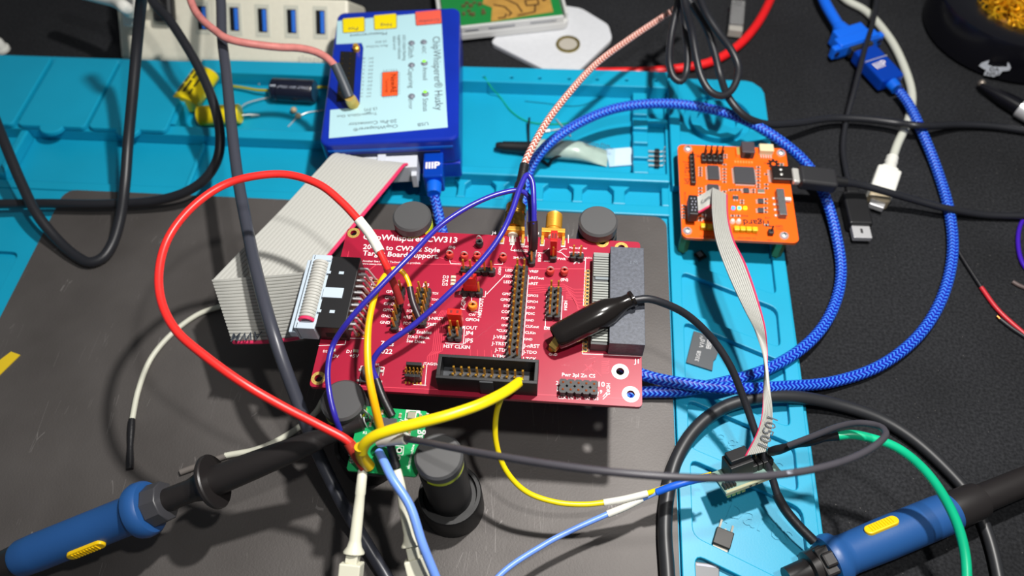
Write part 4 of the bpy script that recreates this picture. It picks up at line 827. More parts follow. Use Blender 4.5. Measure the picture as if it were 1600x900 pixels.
def ochip(px, py, w, h, ht, name='chip', mt=CHIP, leads=0, sides='lr'):
    p = O(px, py); b = MB(OM); b.box((p[0], p[1], OZ + ht / 2 + .1), (w, h, ht)); o = obj(name, b, mt, ob, .12)
    if leads:
        l = MB(OM)
        for k in range(leads):
            f = (k + .5) / leads - .5
            if 'l' in sides: l.box((p[0] - w / 2 - .4, p[1] + f * h * .94, OZ + .2), (.9, h / leads * .5, .25)); l.box((p[0] + w / 2 + .4, p[1] + f * h * .94, OZ + .2), (.9, h / leads * .5, .25))
            if 'u' in sides: l.box((p[0] + f * w * .94, p[1] - h / 2 - .4, OZ + .2), (w / leads * .5, .9, .25)); l.box((p[0] + f * w * .94, p[1] + h / 2 + .4, OZ + .2), (w / leads * .5, .9, .25))
        obj('chip_leads', l, TIN, o)
    return o
ochip(1114, 271.5, 5.0, 8.2, 1.1, leads=12); ochip(1114, 301, 5.0, 8.0, 1.1, leads=12); ochip(1162.5, 276, 9.0, 9.6, 1.3, leads=16, sides='lu')
ochip(1165.5, 299, 2.4, 2.6, .9, leads=3); ochip(1188.5, 300.5, 3.2, 2.4, .9, 'crystal', mat('crystal_case', (196, 190, 170), .35, .8)); ochip(1188, 315.5, 2.3, 2.6, .9, leads=3); ochip(1188, 330, 2.3, 2.6, .9, leads=3); ochip(1149, 310, 2.6, 1.5, .9, leads=2, sides='u')
ochip(1107, 339.5, 4.2, 4.6, 3.2, 'grey_coil', mat('coil_grey', (120, 116, 112), .45, .4), leads=2)
# connectors
p = O(1166, 240); m = MB(OM); m.bx(p[0] - 2.9, p[0] + 2.9, p[1] - 3.2, p[1] + 3.4, OZ, OZ + 4.4); o = obj('black_connector', m, mat('connector_grey_black', (70, 62, 68), .5), ob, .3); m = MB(OM); m.bx(p[0] - 1.4, p[0] + 1.2, p[1] - 3.5, p[1] - 2.8, OZ + 1, OZ + 3.6); obj('connector_mouth', m, mat('pitch_black', (6, 6, 6), .8), o)
m = MB(OM); q = O(1162, 254)
for k in range(7): m.box((q[0] - 3.9 + k * 1.25, q[1], OZ + .2), (.7, 1.3, .4))
m.box((p[0] - 4.2, p[1] - .6, OZ + 1.2), (1.4, 4.6, 2.2)); obj('connector_leads', m, mat('pale_gold_ring', (235, 200, 110)), o)
p = O(1195.5, 237); m = MB(OM); m.bx(p[0] - 3.2, p[0] + 3.2, p[1] - 2.2, p[1] + 2.2, OZ, OZ + 3); o = obj('beige_connector', m, mat('beige_plastic', (222, 206, 164), .5), ob, .3); m = MB(OM)
for k in range(5): m.box((p[0] - 2.2 + k * 1.1, p[1] - 3.2, OZ + .3), (.5, 2.2, .3))
obj('connector_leads', m, TIN, o)
p = O(1219.5, 276.5); m = MB(OM); m.bx(p[0] - 4.6, ow / 2 + .6, p[1] - 4.2, p[1] + 4.2, OZ, OZ + 3.2); o = obj('usb_socket', m, mat('socket_steel', (86, 80, 78), .25, .9), ob, .7); m = MB(OM)
for k in range(10): m.box((p[0] - 5.1, p[1] - 3.4 + k * .75, OZ + .2), (1.2, .35, .3))
for sx, sy in ((-2, 1.6), (-2, -1.2)): m.ball((p[0] + sx + 1.5, p[1] + sy, OZ + 3.1), .75, 10, .5)
obj('solder_joints', m, TIN, o)
p = O(1218.5, 322); m = MB(OM); m.bx(p[0] - 1.6, p[0] + 1.7, p[1] - 7.2, p[1] + 7.4, OZ, OZ + 3.2); o = obj('slide_switch', m, mat('switch_grey', (112, 114, 116), .4, .5, var=.1, vscale=800), ob, .2); m = MB(OM); m.bx(p[0] + 1.5, p[0] + 4.6, p[1] + 1.8, p[1] + 3.4, OZ + .8, OZ + 2.2); obj('switch_lever', m, WHITEP, o); m = MB(OM)
for k in (-5.6, -2.4, .6, 4): m.ball((p[0] - 2.4, p[1] + k, OZ + .3), .75, 10, .6)
obj('solder_joints', m, TIN, o)
# box plug of the small ribbon sits on the left header
# passives
m = MB(OM); m2 = MB(OM)
for x, ys in ((1094, (263, 267, 271, 275, 295, 300, 305, 341, 345)), (1131.5, (258, 265, 270, 275, 280, 285, 300)), (1184.5, (262, 267, 272, 277, 283, 289, 293)), (1155, (297.5,)), (1144, (297.5,)), (1149, (297.5,)), (1141, (298,)), (1177, (297, 301)), (1196, (312, 318, 326, 332)), (1159, (314, 318)), (1068, (322, 327, 332, 337, 341)), (1221, (257, 260)), (1197, (273, 289, 295)), (1133, (243, 247)), (1144.5, (338,)), (1153.5, (338,)), (1197, (352,))):
    for y in ys:
        p = O(x, y); m2.box((p[0], p[1], OZ + .3), (.7, .8, .55)); m.box((p[0] - .65, p[1], OZ + .25), (.5, .85, .45)); m.box((p[0] + .65, p[1], OZ + .25), (.5, .85, .45))
stuff(obj('solder_ends', m, TIN, ob)); stuff(obj('chip_resistors', m2, mat('resistor_dark', (70, 58, 50), .5), ob))
for x, rgb in ((1145.4, (40, 120, 255)), (1154.8, (60, 255, 160)), (1164, (255, 190, 10))):
    p = O(x, 326); m = MB(OM); m.box((p[0], p[1], OZ + .45), (1.5, 1.5, .8)); obj('lit_led', m, mat('led_%d' % x, rgb, .3, emit=rgb, estr=3.2), ob, .2)
for x in (1144, 1153.6): p = O(x, 347); m = MB(OM); m.lathe([(0, 1.2), (.8, 1.1), (1.6, .7), (1.8, .01)], (p[0], p[1], OZ), n=14, caps=False); obj('white_part', m, mat('tin_white', (230, 226, 214), .4), ob)
m = MB(OM)
for s, a, b in (('Tigard', (1205, 345), (1161, 343)), ('v1.0', (1203.5, 339.5), (1195, 339)), ('DCD DSR GTS', (1122, 369.6), (1093, 368.2)), ('TX  GND VTGT', (1181, 371.6), (1152, 370.4)), ('PWR TX RX', (1168, 336), (1140, 334.6)), ('CORTEX', (1083, 349.4), (1070.5, 349)), ('VTGT TX RX GND CTS', (1130, 256), (1095, 254.6)), ('J6', (1088, 241), (1088, 246)), ('OFF', (1222.5, 352), (1211, 351.4)), ('TARGET', (1224, 357.4), (1212, 356.8)), ('GND', (1206.5, 374.6), (1198.5, 374.2)), ('U1', (1198, 254), (1193.5, 253.8)), ('JTAG / SPI', (1069.8, 252), (1069, 287)), ('(8x) VTGT', (1069, 300), (1068.6, 314)), ('1V8 3V3 5V', (1229, 342), (1226.5, 318)), ('UART', (1183, 368), (1183, 358))):
    p, q = O(*a), O(*b); text(m, s, (p[0], p[1], OZ + .03), (q[0], q[1], OZ + .03), thick=.03, bold=1.2 if s == 'Tigard' else .4)
p = O(1208.5, 256)
for k in range(7):
    a = math.radians(-45 + 45 * k); m.obox((p[0] + 1.5 * math.cos(a), p[1] + 1.5 * math.sin(a), OZ + .04), (p[0] + 2.9 * math.cos(a), p[1] + 2.9 * math.sin(a), OZ + .04), 1.2, .05)
for k in range(9):
    a0, a1 = math.radians(-50 + 31 * k), math.radians(-50 + 31 * (k + 1)); m.obox((p[0] + 1.5 * math.cos(a0), p[1] + 1.5 * math.sin(a0), OZ + .04), (p[0] + 1.5 * math.cos(a1), p[1] + 1.5 * math.sin(a1), OZ + .04), 1.0, .05)
stuff(obj('board_lettering', m, BLACKINK, ob))

# ------------------------------------------------------------------ cards and small parts in the right hand trays
a, b, c, d = at(1084, 517, 3), at(1120, 527, 3), at(1113, 579, 3), at(1072, 566, 3)
t = thing('memory_card', 'dark grey 32 gigabyte memory card lying in a slanted teal tray', 'memory card', at(1096, 547, 2).to_tuple())
m = MB(); o1 = at(1122, 551, 3); o2 = at(1119, 560, 3); o3 = at(1115, 564, 3)
m.prism([(v.x, v.y) for v in (a, b, o1, o2, o3, c, d)], 2.1, 3.1); obj('card_body', m, mat('card_grey', (66, 70, 74), .45), t, .15)
m = MB(); up = None
text(m, '32GB', at(1091.5, 565, 3.12), at(1095.5, 549, 3.12)); text(m, 'V10', at(1099, 544, 3.12), at(1101.5, 531, 3.12)); text(m, 'A1', at(1096.5, 531, 3.12), at(1098.3, 526, 3.12)); text(m, 'micro', at(1106.5, 545, 3.12), at(1109.5, 530, 3.12), bold=1); text(m, 'SDHC', at(1110.5, 546, 3.12), at(1113.5, 532, 3.12), bold=1)
obj('card_print', m, mat('card_print', (205, 205, 205), .5), t)
c = at(1095, 397, 4); t = thing('square_chip', 'tiny black square chip with grey top in front of the orange board', 'chip', (c.x, c.y, 2)); m = MB(); m.box((c.x, c.y, 2.7), (4.2, 4.2, 1.3), .6); obj('body', m, BLACKP, t, .1); m = MB(); m.box((c.x - .3, c.y + .4, 3.4), (2.2, 2.6, .12), .6); obj('top_mark', m, mat('mark_grey', (150, 152, 166), .4), t)
c = at(1130, 841, 3.6); t = thing('power_transistor', 'black square transistor with a tinned tab in the lower teal tray', 'transistor', (c.x, c.y, 2)); rz = -.33
M = Matrix.Translation((c.x, c.y, 2)) @ Matrix.Rotation(rz, 4, 'Z'); m = MB(M); m.box((0, 0, 1.3), (6.4, 6.2, 2.3)); obj('body', m, mat('transistor_black', (26, 24, 20), .5, var=.2, vscale=900), t, .3); m = MB(M); m.box((0, -3.4, .5), (5.4, 1.4, 1.0)); m.obox((-2.2, 3, 1), (-2.2, 6.4, 1.6), .7, .5); m.obox((2.2, 3, 1), (2.2, 6, .6), .7, .5); m.obox((0, 3, 1), (0, 3.8, 1), .7, .5); obj('tinned_leads', m, mat('dull_tin', (150, 146, 136), .5, .3), t)
c = at(1103, 893, 3); t = thing('grey_card', 'plain grey memory card cut off by the lower frame edge', 'memory card', (c.x, c.y, 2)); M = Matrix.Translation((c.x, c.y - 3, 2)) @ Matrix.Rotation(-.05, 4, 'Z'); m = MB(M); m.box((0, 0, .6), (9, 12, 1.0)); obj('card_body', m, mat('card_mid_grey', (100, 102, 106), .45), t, .3); m = MB(M); m.box((0, 5, 1.15), (7, .8, .1)); obj('card_ridge', m, mat('mark_grey', (150, 152, 166)), t)
a, b, c, d = at(-14, 574, 6), at(18, 550, 6), at(32, 555, 6), at(-14, 600, 6); t = obj('yellow_strip', MB().prism([(v.x, v.y) for v in (a, b, c, d)], 6.0, 6.4), mat('yellow_plastic', (222, 190, 34), .5)); tag(t, 'yellow plastic strip poking in at the left edge on the grey plate', 'strip')

# ------------------------------------------------------------------ black pot of brass wool, dark tool, black lump, clear plug
pc = at(1610, -12, 24); t = thing('brass_wool_pot', 'black round pot filled with shiny brass wool at the top right', 'tip cleaner', (pc.x, pc.y, 0))
GLOSSB = mat('gloss_black', (14, 14, 20), .25)
RP = 46
m = MB(); m.lathe([(0, RP - 3), (2, RP - 1), (22, RP), (24, RP - .6), (24.6, RP - 2), (20, 26), (14, 22), (14, .1)], (pc.x, pc.y, 0), n=64, caps=False); obj('pot', m, GLOSSB, t)
m = MB(); W0 = at(1604, 2, 22); RN = random.Random(3)
for s in range(190):
    a = RN.uniform(0, 6.28); rr = 19 * math.sqrt(RN.random()); c = Vector((W0.x + rr * math.cos(a), W0.y + rr * math.sin(a), 16 + 10 * math.sqrt(max(0, 1 - (rr / 20) ** 2)) * RN.uniform(.6, 1))); r_ = RN.uniform(1.2, 3); ax = Vector((RN.uniform(-1, 1), RN.uniform(-1, 1), RN.uniform(-.6, .6))).normalized(); u = ax.orthogonal().normalized(); w = ax.cross(u)
    pts = [c + (u * math.cos(k * .7) + w * math.sin(k * .7)) * r_ + ax * k * .35 for k in range(14)]
    for p, q in zip(pts, pts[1:]): m.obox(p, q, .9, .12, ax)
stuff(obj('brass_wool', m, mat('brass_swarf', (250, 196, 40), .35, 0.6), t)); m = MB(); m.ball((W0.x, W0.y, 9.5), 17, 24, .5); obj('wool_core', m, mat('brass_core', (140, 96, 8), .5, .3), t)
# bull's head emblem on the pot wall
def potpt(px, py):
    d = FWD + RIGHT * ((px - 800) / FPX) + DOWN * ((py - 450) / FPX); ox, oy = CAM.x - pc.x, CAM.y - pc.y; A = d.x ** 2 + d.y ** 2; B = 2 * (ox * d.x + oy * d.y); C_ = ox * ox + oy * oy - (RP + .15) ** 2
    t_ = (-B - math.sqrt(max(0, B * B - 4 * A * C_))) / (2 * A); return CAM + d * t_
def decal(mb, polys):
    for poly in polys:
        v = [potpt(x, y) for x, y in poly]; n_ = Vector((v[0].x - pc.x, v[0].y - pc.y, 0)).normalized() * .12; k = len(v)
        mb.add([p for p in v] + [p + n_ for p in v], [tuple(reversed(range(k, 2 * k))), tuple(range(k))] + [(i, (i + 1) % k, k + (i + 1) % k, k + i) for i in range(k)])
m = MB(); decal(m, [((1529.5, 102.5), (1534, 98), (1546, 94), (1543, 101), (1551, 104), (1546, 109), (1538, 108)), ((1579.5, 106), (1577, 110), (1564, 111.5), (1563, 104.5), (1573.5, 104.5), (1574.5, 97), (1577.5, 100)),
   ((1544, 104), (1564, 104.6), (1566.5, 111), (1561, 117.5), (1553, 119.8), (1537, 117), (1540, 110.5))])
emb = obj('emblem', m, mat('emblem_white', (205, 210, 220), .5), t)
m = MB(); text(m, 'DA', potpt(1546.5, 110.2), potpt(1561, 110.9), up=(0, 0, 1), thick=.25, h=1.0); text(m, 'NIU', potpt(1541.5, 117.4), potpt(1560, 118.3), up=(0, 0, 1), thick=.25); obj('emblem_lettering', m, BLACKINK, emb)
t = thing('dark_tool', 'black handled tool with a bright steel end at the right edge', 'tool', at(1570, 150, 4).to_tuple()); m = MB(); A, B = at(1532, 133, 5), at(1600, 172, 5); m.lathe([(0, 1.2), (3, 1.8), (14, 3.6), ((B - A).length + 10, 4.6)], A, B - A, 20); obj('handle', m, GLOSSB, t); m = MB(); m.cyl(at(1594, 168, 6), at(1622, 184, 6), 4.9, n=20); obj('steel_end', m, STEEL, t); m = MB(); m.ball(at(1534, 130, 5), 1.9, 12); obj('metal_tip', m, mat('dull_tip', (150, 140, 130), .4, .7), t)
p = at(960, 0, 0); t = thing('black_adapter', 'black plastic adapter cut off at the top edge behind the white cover', 'adapter', (p.x, p.y, 0)); m = MB(); m.box((p.x, p.y + 16, 6), (26, 30, 12), .08); obj('housing', m, BLACKP, t, 1.5); m = MB(); m.box((p.x - 13, p.y + 8, 5), (5, 16, 8), .08); obj('side_block', m, BLACKP, t, .8)
t = thing('clear_plug', 'clear plastic modular plug beside the red cable at the top', 'plug', at(1149, 32, 0).to_tuple()); A, B = at(1149, 44, 5), at(1152, 8, 5); m = MB(); m.obox(A, B, 7.5, 7); obj('plug_body', m, mat('clear_plastic', (226, 226, 226), .1, trans=.8), t, .4); m = MB(); m.obox(at(1148, 53, 4), at(1149, 44, 4), 7.6, 5); obj('contact_end', m, mat('milky_clear', (190, 186, 178), .2, trans=.3), t, .5); m = MB(); m.tube([at(1152, 12, 5), at(1155, -20, 6)], 2.2, 10); obj('cord', m, BLACKR, t)
# ------------------------------------------------------------------ cables
def cable(name, label, cat, segs, group=None):
    """one cable made of one or more parts [(part name, points, radius, material)]; a single part is the thing itself"""
    if len(segs) == 1:
        nm, pts, r, mt = segs[0]; o = obj(name, MB().tube(spline(pts, 1.6), r, 12), mt); return tag(o, label, cat, group)
    t = thing(name, label, cat, Vector(segs[0][1][0]).to_tuple(), 0, group)
    for nm, pts, r, mt in segs: obj(nm, MB().tube(spline(pts, 1.4), r, 12), mt, t)
    return t
A_ = lambda *p: [at(*q) for q in p]
cable('power_cable', 'black cable hanging in a u loop over the left trays and the grey plate', 'cable', [('c', A_((236, -130, 120), (226, -40, 95), (221, 0, 80), (215, 60, 64), (207, 150, 46), (200, 225, 32), (195, 290, 23), (188, 340, 15), (176, 380, 10), (160, 403, 8.6), (141, 410, 8.6), (120, 401, 9), (92, 377, 11), (58, 335, 17), (33, 285, 22), (12, 235, 27), (-14, 170, 32)), 2.35, BLACKR)])
cable('power_cable', 'black cable curving down from the top and turning left across the tray front', 'cable', [('c', A_((215, -120, 62), (222, -40, 58), (238, 2, 55), (262, 28, 54), (290, 70, 50), (315, 115, 45), (335, 165, 40), (344, 212, 34), (340, 248, 28), (322, 278, 22), (290, 300, 17), (240, 314, 13), (160, 319, 12), (70, 318, 12), (-20, 319, 13)), 2.2, BLACKR)])
cable('power_cable', 'long grey black cable running from top to bottom across the wide ribbon', 'cable', [('c', A_((338, -120, 70), (342, -30, 62), (345, 0, 59), (347, 60, 56), (353, 110, 54.5), (362, 200, 52), (372, 280, 50), (385, 350, 50), (402, 430, 54), (430, 530, 54), (466, 630, 41), (500, 715, 27), (540, 795, 18), (580, 862, 11), (612, 915, 9), (650, 980, 8.5), (720, 1080, 8.4)), 2.3, mat('grey_black_cable', (62, 64, 74), .36))])
PINKC = mat('pink_clear_jacket', (206, 128, 122), .3, var=.12, vscale=300)
x, y = H(553, 163); e = HM @ Vector((x, y, HZ - 1)); top = e + Vector((-1.2, 1.2, 7))
ha = HM @ Vector((*H(546, 152, HZ + 8), HZ + 8)); hb = at(526, 106, HZ + 17)
t = thing('coax_cable', 'pink translucent coaxial cable plugged into the blue instrument box', 'cable', e.to_tuple())
obj('jacket', MB().tube(spline([hb] + A_((510, 90, 54), (490, 80, 55), (465, 75, 56), (440, 74, 57), (410, 71, 59), (377, 66, 61.5), (352, 59, 63), (335, 47, 63.5), (317, 32, 64), (305, 17, 64), (297, -2, 65), (290, -30, 67)), 1.5), 1.75, 12), PINKC, t)
hm_ = at(536, 128, HZ + 12.5)
obj('strain_relief', MB().tube(spline([hb + (hb - hm_) * .25, hm_, ha], 1), 2.2, 12), mat('grey_blue_shrink', (64, 70, 78), .45), t)
m = MB(); ax = (ha - e); L_ = ax.length; pr = [(0, 2.0)]
for k in range(6): pr += [(1 + k * 1.2, 2.7), (1.7 + k * 1.2, 2.3)]
m.lathe(pr + [(L_ + .5, 2.2)], e, ax, 24); obj('threaded_plug', m, BRASS, t)

# pink braided coax into the first board socket
sx, sy, sz = sma1
t = thing('coax_cable', 'pink braided coaxial cable screwed onto the left gold socket of the red board', 'cable', (sx, sy, sz))
j1 = at(818, 262, sz + 3); j0 = at(807, 316, sz + .5)
obj('jacket', MB().tube(spline([j1] + A_((822, 250, 57), (836, 222, 57), (856, 188, 56), (886, 149, 54), (930, 101, 50), (985, 60, 46), (1050, 17, 42), (1090, -10, 40)), 1.3), 1.5, 14), PINKBRAID, t)
obj('strain_relief', MB().tube(spline([j1 + Vector((.3, 1.5, 0)), at(814, 285, sz + 2), j0], 1), lambda f: 1.9 if f < .5 else 2.3, 14), SHRINK, t)
m = MB(); a = Vector((sx, sy + .8, sz)); d = Vector((.02, 1, .03)); m.lathe([(0, 4.2), (.4, 4.5), (5.6, 4.5), (6, 4.2)], a, d, 6, True); m.lathe([(6, 3.6), (7, 3.6), (7.2, 4.0), (11, 4.0), (11.5, 2.6), (14, 2.4)], a, d, 24); obj('coupling_nut', m, mat('aged_gold', (170, 130, 60), .25, 1.0, var=.3, vscale=500), t, .2)

# blue braided usb cable, plugged into the blue box, coiled under the red board
PLUGB = mat('blue_metal_plug', (6, 70, 190), .25, .35)
t = thing('usb_cable', 'blue braided usb cable coiled from the blue box under the red board', 'cable', at(676, 290, 20).to_tuple())
x0, y0 = H(662, 240, 27); x1, _ = H(693, 240, 27); ye = H(676, 284, 24)[1]; xm = (x0 + x1) / 2
m = MB(HM); m.bx(x0, x1, ye, -hh / 2 + .8, 16.5, 27.5); o = obj('plug', m, PLUGB, t, 1.0, 3)
m = MB(HM); text(m, 'IIIP', (x0 + 1.2, (ye - hh / 2) / 2 - 2.2, 27.55), (x1 - 1.4, (ye - hh / 2) / 2 - 2.2, 27.55), bold=2.5, thick=.05); obj('plug_emblem', m, SILK, o)
m = MB(HM); nk = HM @ Vector((xm, ye - .2, 22)); n2 = HM @ Vector((xm, ye - 6, 21.5)); m.lathe([(0, 3.5), (4.5, 3.3), (6, 3.0)], (xm, ye + .3, 22), (0, -1, 0), 24); obj('plug_collar', m, mat('blue_plastic', (8, 96, 214), .35), t)
coil = [n2] + A_((683, 325, 18), (690, 356, 15), (702, 400, 12), (740, 470, 10), (820, 580, 9), (920, 622, 9), (1003, 613, 9.5), (1060, 611, 10), (1120, 600, 10), (1200, 576, 8.5), (1262, 537, 7), (1298, 490, 5), (1314, 430, 3), (1306, 365, 4), (1287, 302, 7), (1260, 256, 13), (1212, 215, 20), (1150, 182, 23), (1080, 165, 24), (1020, 162, 24), (960, 170, 24), (900, 195, 24), (850, 232, 24), (826, 270, 22), (816, 320, 17), (812, 380, 13), (820, 450, 12), (860, 500, 12), (925, 545, 13), (1003, 585, 13), (1080, 601, 15), (1150, 607, 14.5), (1225, 604, 9), (1300, 597, 4), (1372, 573, 3), (1432, 528, 2.8), (1470, 470, 2.8), (1488, 400, 2.8), (1484, 335, 2.8), (1464, 265, 3), (1440, 205, 5), (1418, 160, 6), (1405, 143, 6))
obj('braided_sleeve', MB().tube(spline(coil, 1.6), 2.35, 16), BLUEBRAID, t)
# its usb-a end and the extension socket it is plugged into
A, B = at(1401, 139, 6), at(1348, 82, 6.5); d = (B - A).normalized()
m = MB(); m.lathe([(0, 2.9), (4, 3.2), (5, 3.2)], A, d, 20); obj('plug_collar', m, mat('blue_plastic', (8, 96, 214), .35), t)
m = MB(); m.obox(A + d * 4.5, B, 13.5, 7.5); o = obj('plug', m, PLUGB, t, 1.2, 3)
m = MB(); m.obox(A + d * 19.5, A + d * 20, 13.2, 7.75); obj('plug_band', m, TIN, o)
m = MB(); sd = Vector((d.y, -d.x, 0)); c = A + d * 9.5 + Vector((0, 0, 3.9)); u = Vector((-d.y, d.x, 0)); text(m, 'IIIP', at(1371, 108, 10.35), at(1389, 101, 10.35), bold=.6, thick=.05); obj('plug_emblem', m, SILK, o)
m = MB(); m.obox(B - d * .5, B + d * 5, 12, 4.6); obj('plug_shell', m, mat('shell_steel', (170, 160, 140), .25, 1.0), t, .2)
t = thing('extension_socket', 'bright blue flanged usb extension socket at the top right with its own cord', 'usb socket', at(1325, 45, 0).to_tuple())
C = B + d * 3.2; EXB = mat('extension_blue', (14, 104, 232), .4)
m = MB(); m.obox(C + d * 1.2, C + d * 8, 24, 9.5); m.obox(C + d * 7, C + d * 14, 18, 9); m.lathe([(13.5, 4.2), (20, 3.4)], C, d, 16); obj('housing', m, EXB, t, .8, 3)
m = MB(); u = d.cross(Vector((0, 0, 1))).normalized(); m.obox(C + d * .8, C + d * 4.5, 31, 7); fl = obj('flange', m, EXB, t, .8, 3)
for s in (-1, 1): m = MB(); m.lathe([(-.1, 1.5), (.2, 1.5)], C + d * .75 + u * (13.3 * s), -d, 14); obj('screw_hole', m, mat('hole_navy', (6, 24, 70), .6), fl)
m = MB(); m.obox(C + d * 1, C - d * 1.8, 13.4, 6); obj('socket_shell', m, mat('shell_steel', (170, 160, 140), .25, 1.0), t, .2)
obj('cord', MB().tube(spline([C + d * 19] + A_((1288, 2, 8), (1278, -30, 9)), 1.5), 2.9, 12), EXB, t)

# thin blue jumper wires
DUP = mat('dupont_brown_black', (44, 30, 36), .4)
BLUW = cable_mat('blue_violet_wire', (44, 38, 150), .3)
p = at(831, 393, ZB + 4); zt = ZB + 14
cable('jumper_wire', 'blue jumper wire from the green board up over the title lettering to the top header', 'wire', [
    ('wire', A_((531, 672, 56), (524, 652, 61), (516, 622, 63.5), (512, 580, 65), (520, 540, 66), (546, 500, 72), (592, 450, 76), (640, 401, 77), (690, 351, 76), (740, 319, 76), (782, 302, 76), (812, 298, 75), (826, 307, 73), (829, 330, 71), (829.5, 350, 69)), .95, BLUW), ('plug_sleeve', A_((829.5, 346, 69.5), (831, 372, 65), (832, 391, 60.5)), 1.35, DUP)])
cable('jumper_wire', 'blue jumper wire crossing the middle of the red board to the top header', 'wire', [
    ('wire', A_((590, 596, 58), (581, 572, 61), (592, 549, 64), (650, 505, 68), (700, 460, 72), (750, 410, 75), (782, 368, 78), (800, 330, 79), (813, 292, 80), (824, 273, 80), (831, 282, 79), (834, 315, 76), (834.5, 350, 71)), 1.0, BLUW), ('plug_sleeve', A_((834.5, 345, 71.5), (835, 372, 67), (834, 388, 62.5)), 1.35, DUP), ('solder_sleeve', A_((588, 593, 58.5), (598, 620, 57), (613, 650, 54.6)), 1.35, SHRINK)])
REDW = cable_mat('red_wire', (232, 44, 40), .35)
cable('red_lead', 'thick red test lead arching in a big loop left of the red board', 'wire', [
    ('wire', A_((556, 704, 58), (545, 690, 60), (500, 665, 64), (440, 634, 70), (380, 599, 76), (320, 556, 80), (275, 516, 82), (252, 470, 83), (249, 420, 84), (264, 370, 85), (300, 324, 86), (350, 289, 86), (400, 275, 86), (450, 273, 85), (500, 289, 84), (535, 317, 82), (562, 346, 80)), 1.4, REDW),
    ('white_sleeve', A_((560, 343, 80.3), (578, 366, 78), (594, 394, 76)), 1.75, WHITESHRINK), ('wire_tail', A_((592, 391, 76.4), (600, 408, 74), (606, 420, 72)), 1.25, REDW),
    ('plug_sleeve', A_((604, 418, 72.3), (616, 445, 67), (626, 473, 61)), 1.3, mat('plug_dark_red', (150, 40, 40), .4)), ('solder_sleeve', A_((545, 692, 60), (557, 712, 57.5), (570, 731, 55)), 1.7, mat('red_clear_sleeve', (170, 50, 40), .3))])
cable('yellow_jumper', 'orange yellow jumper wire standing up from the green board to the left headers', 'wire', [
    ('wire', A_((594, 668, 55), (585, 630, 63), (577, 590, 68), (574, 545, 71), (577, 500, 72), (587, 460, 71.5), (601, 431, 70.5), (616, 420, 69), (630, 426, 67.5), (639, 443, 66), (641, 452, 65.5)), lambda f: 1.4 - .6 * f, cable_mat('orange_yellow_wire', (248, 182, 8), .35)),
    ('plug_sleeve', A_((640, 449, 65.7), (645, 472, 64.2), (655, 497, 62)), 1.2, DUP)])
YW = cable_mat('yellow_wire', (238, 212, 12), .35)
cable('yellow_lead', 'thick yellow wire from the box header across the front to the green board', 'wire', [
    ('wire', A_((811, 597, ZB + 7), (806, 601, 63), (790, 612, 66), (750, 632, 70), (700, 649, 72), (650, 662, 72), (612, 672, 71), (585, 682, 69), (570, 694, 66), (565, 706, 63)), 1.75, YW),
    ('solder_sleeve', A_((563, 698, 65), (566, 714, 60), (577, 729, 55)), 1.9, mat('yellow_sleeve', (200, 168, 20), .3))])
cable('yellow_jumper', 'thin yellow wire with a white sleeve running to the small adapter', 'wire', [
    ('wire', A_((790, 606, 62), (783, 622, 60), (775, 650, 52), (775, 690, 44), (790, 734, 36), (822, 768, 30), (870, 785, 27), (915, 788, 26), (947, 785, 26)), .95, YW),
    ('white_sleeve', A_((943, 785.5, 26), (975, 780, 26), (1012, 771, 27)), 1.2, WHITESHRINK), ('wire_tail', A_((1010, 771.5, 26.5), (1035, 763, 25), (1070, 752, 25), (1112, 741, 28)), .9, YW)])
BLW = cable_mat('light_blue_wire', (112, 152, 238), .35)
cable('blue_lead', 'light blue wire looping from the green board to the small adapter', 'wire', [
    ('wire', A_((592, 706, 57), (600, 722, 59), (612, 746, 60), (640, 790, 58), (660, 850, 54), (682, 905, 48), (705, 965, 40), (740, 975, 32), (775, 905, 28), (850, 851, 25), (905, 823, 24), (952, 802, 24)), lambda f: 1.4 if f < .5 else 1.0, BLW),
    ('white_sleeve', A_((949, 803.5, 24), (975, 793, 24.5), (1003, 779, 25)), 1.25, WHITESHRINK), ('wire_tail', A_((1001, 780, 25), (1015, 774, 25), (1030, 767, 26)), .95, BLW), ('blue_sleeve', A_((1026, 769, 26), (1050, 760, 28), (1085, 750, 29), (1114, 745, 28)), 1.25, mat('mid_blue_sleeve', (30, 96, 214), .35)), ('solder_sleeve', A_((590, 704, 57.4), (597, 716, 56), (606, 731, 54.8)), 1.3, mat('navy_sleeve_small', (20, 60, 150), .35))])
GRYW = cable_mat('dark_grey_wire', (66, 64, 70), .45)
t = cable('grey_lead', 'dark grey wire arching across the foreground from the green board to the right', 'wire', [
    ('wire', A_((632, 685, 64), (660, 690, 70), (700, 698, 77), (780, 713, 86), (870, 727, 92), (960, 738, 95), (1050, 745, 95), (1140, 747, 92), (1230, 740, 86), (1290, 729, 80), (1340, 712, 73), (1373, 692, 66), (1384, 677, 61), (1374, 666, 57), (1345, 661, 53), (1312, 666, 48), (1272, 681, 42), (1232, 696, 36)), 1.05, GRYW),
    ('white_sleeve', A_((593, 690, 58), (612, 687, 61), (634, 685, 64.3)), 1.9, WHITESHRINK), ('solder_sleeve', A_((608, 688, 60), (613, 706, 57.5), (620, 731, 55)), 1.35, SHRINK)])
m = MB()
sp_ = spline(A_((1230, 738.5, 87.2), (1290, 727.5, 81.2), (1340, 710.5, 74.2), (1372, 690.5, 67)), 1.2)
for k in range(0, len(sp_) - 3, 5): m.obox(sp_[k], sp_[k + 3], .7, .12)
obj('printed_dashes', m, mat('pale_print', (180, 186, 200), .5), t)
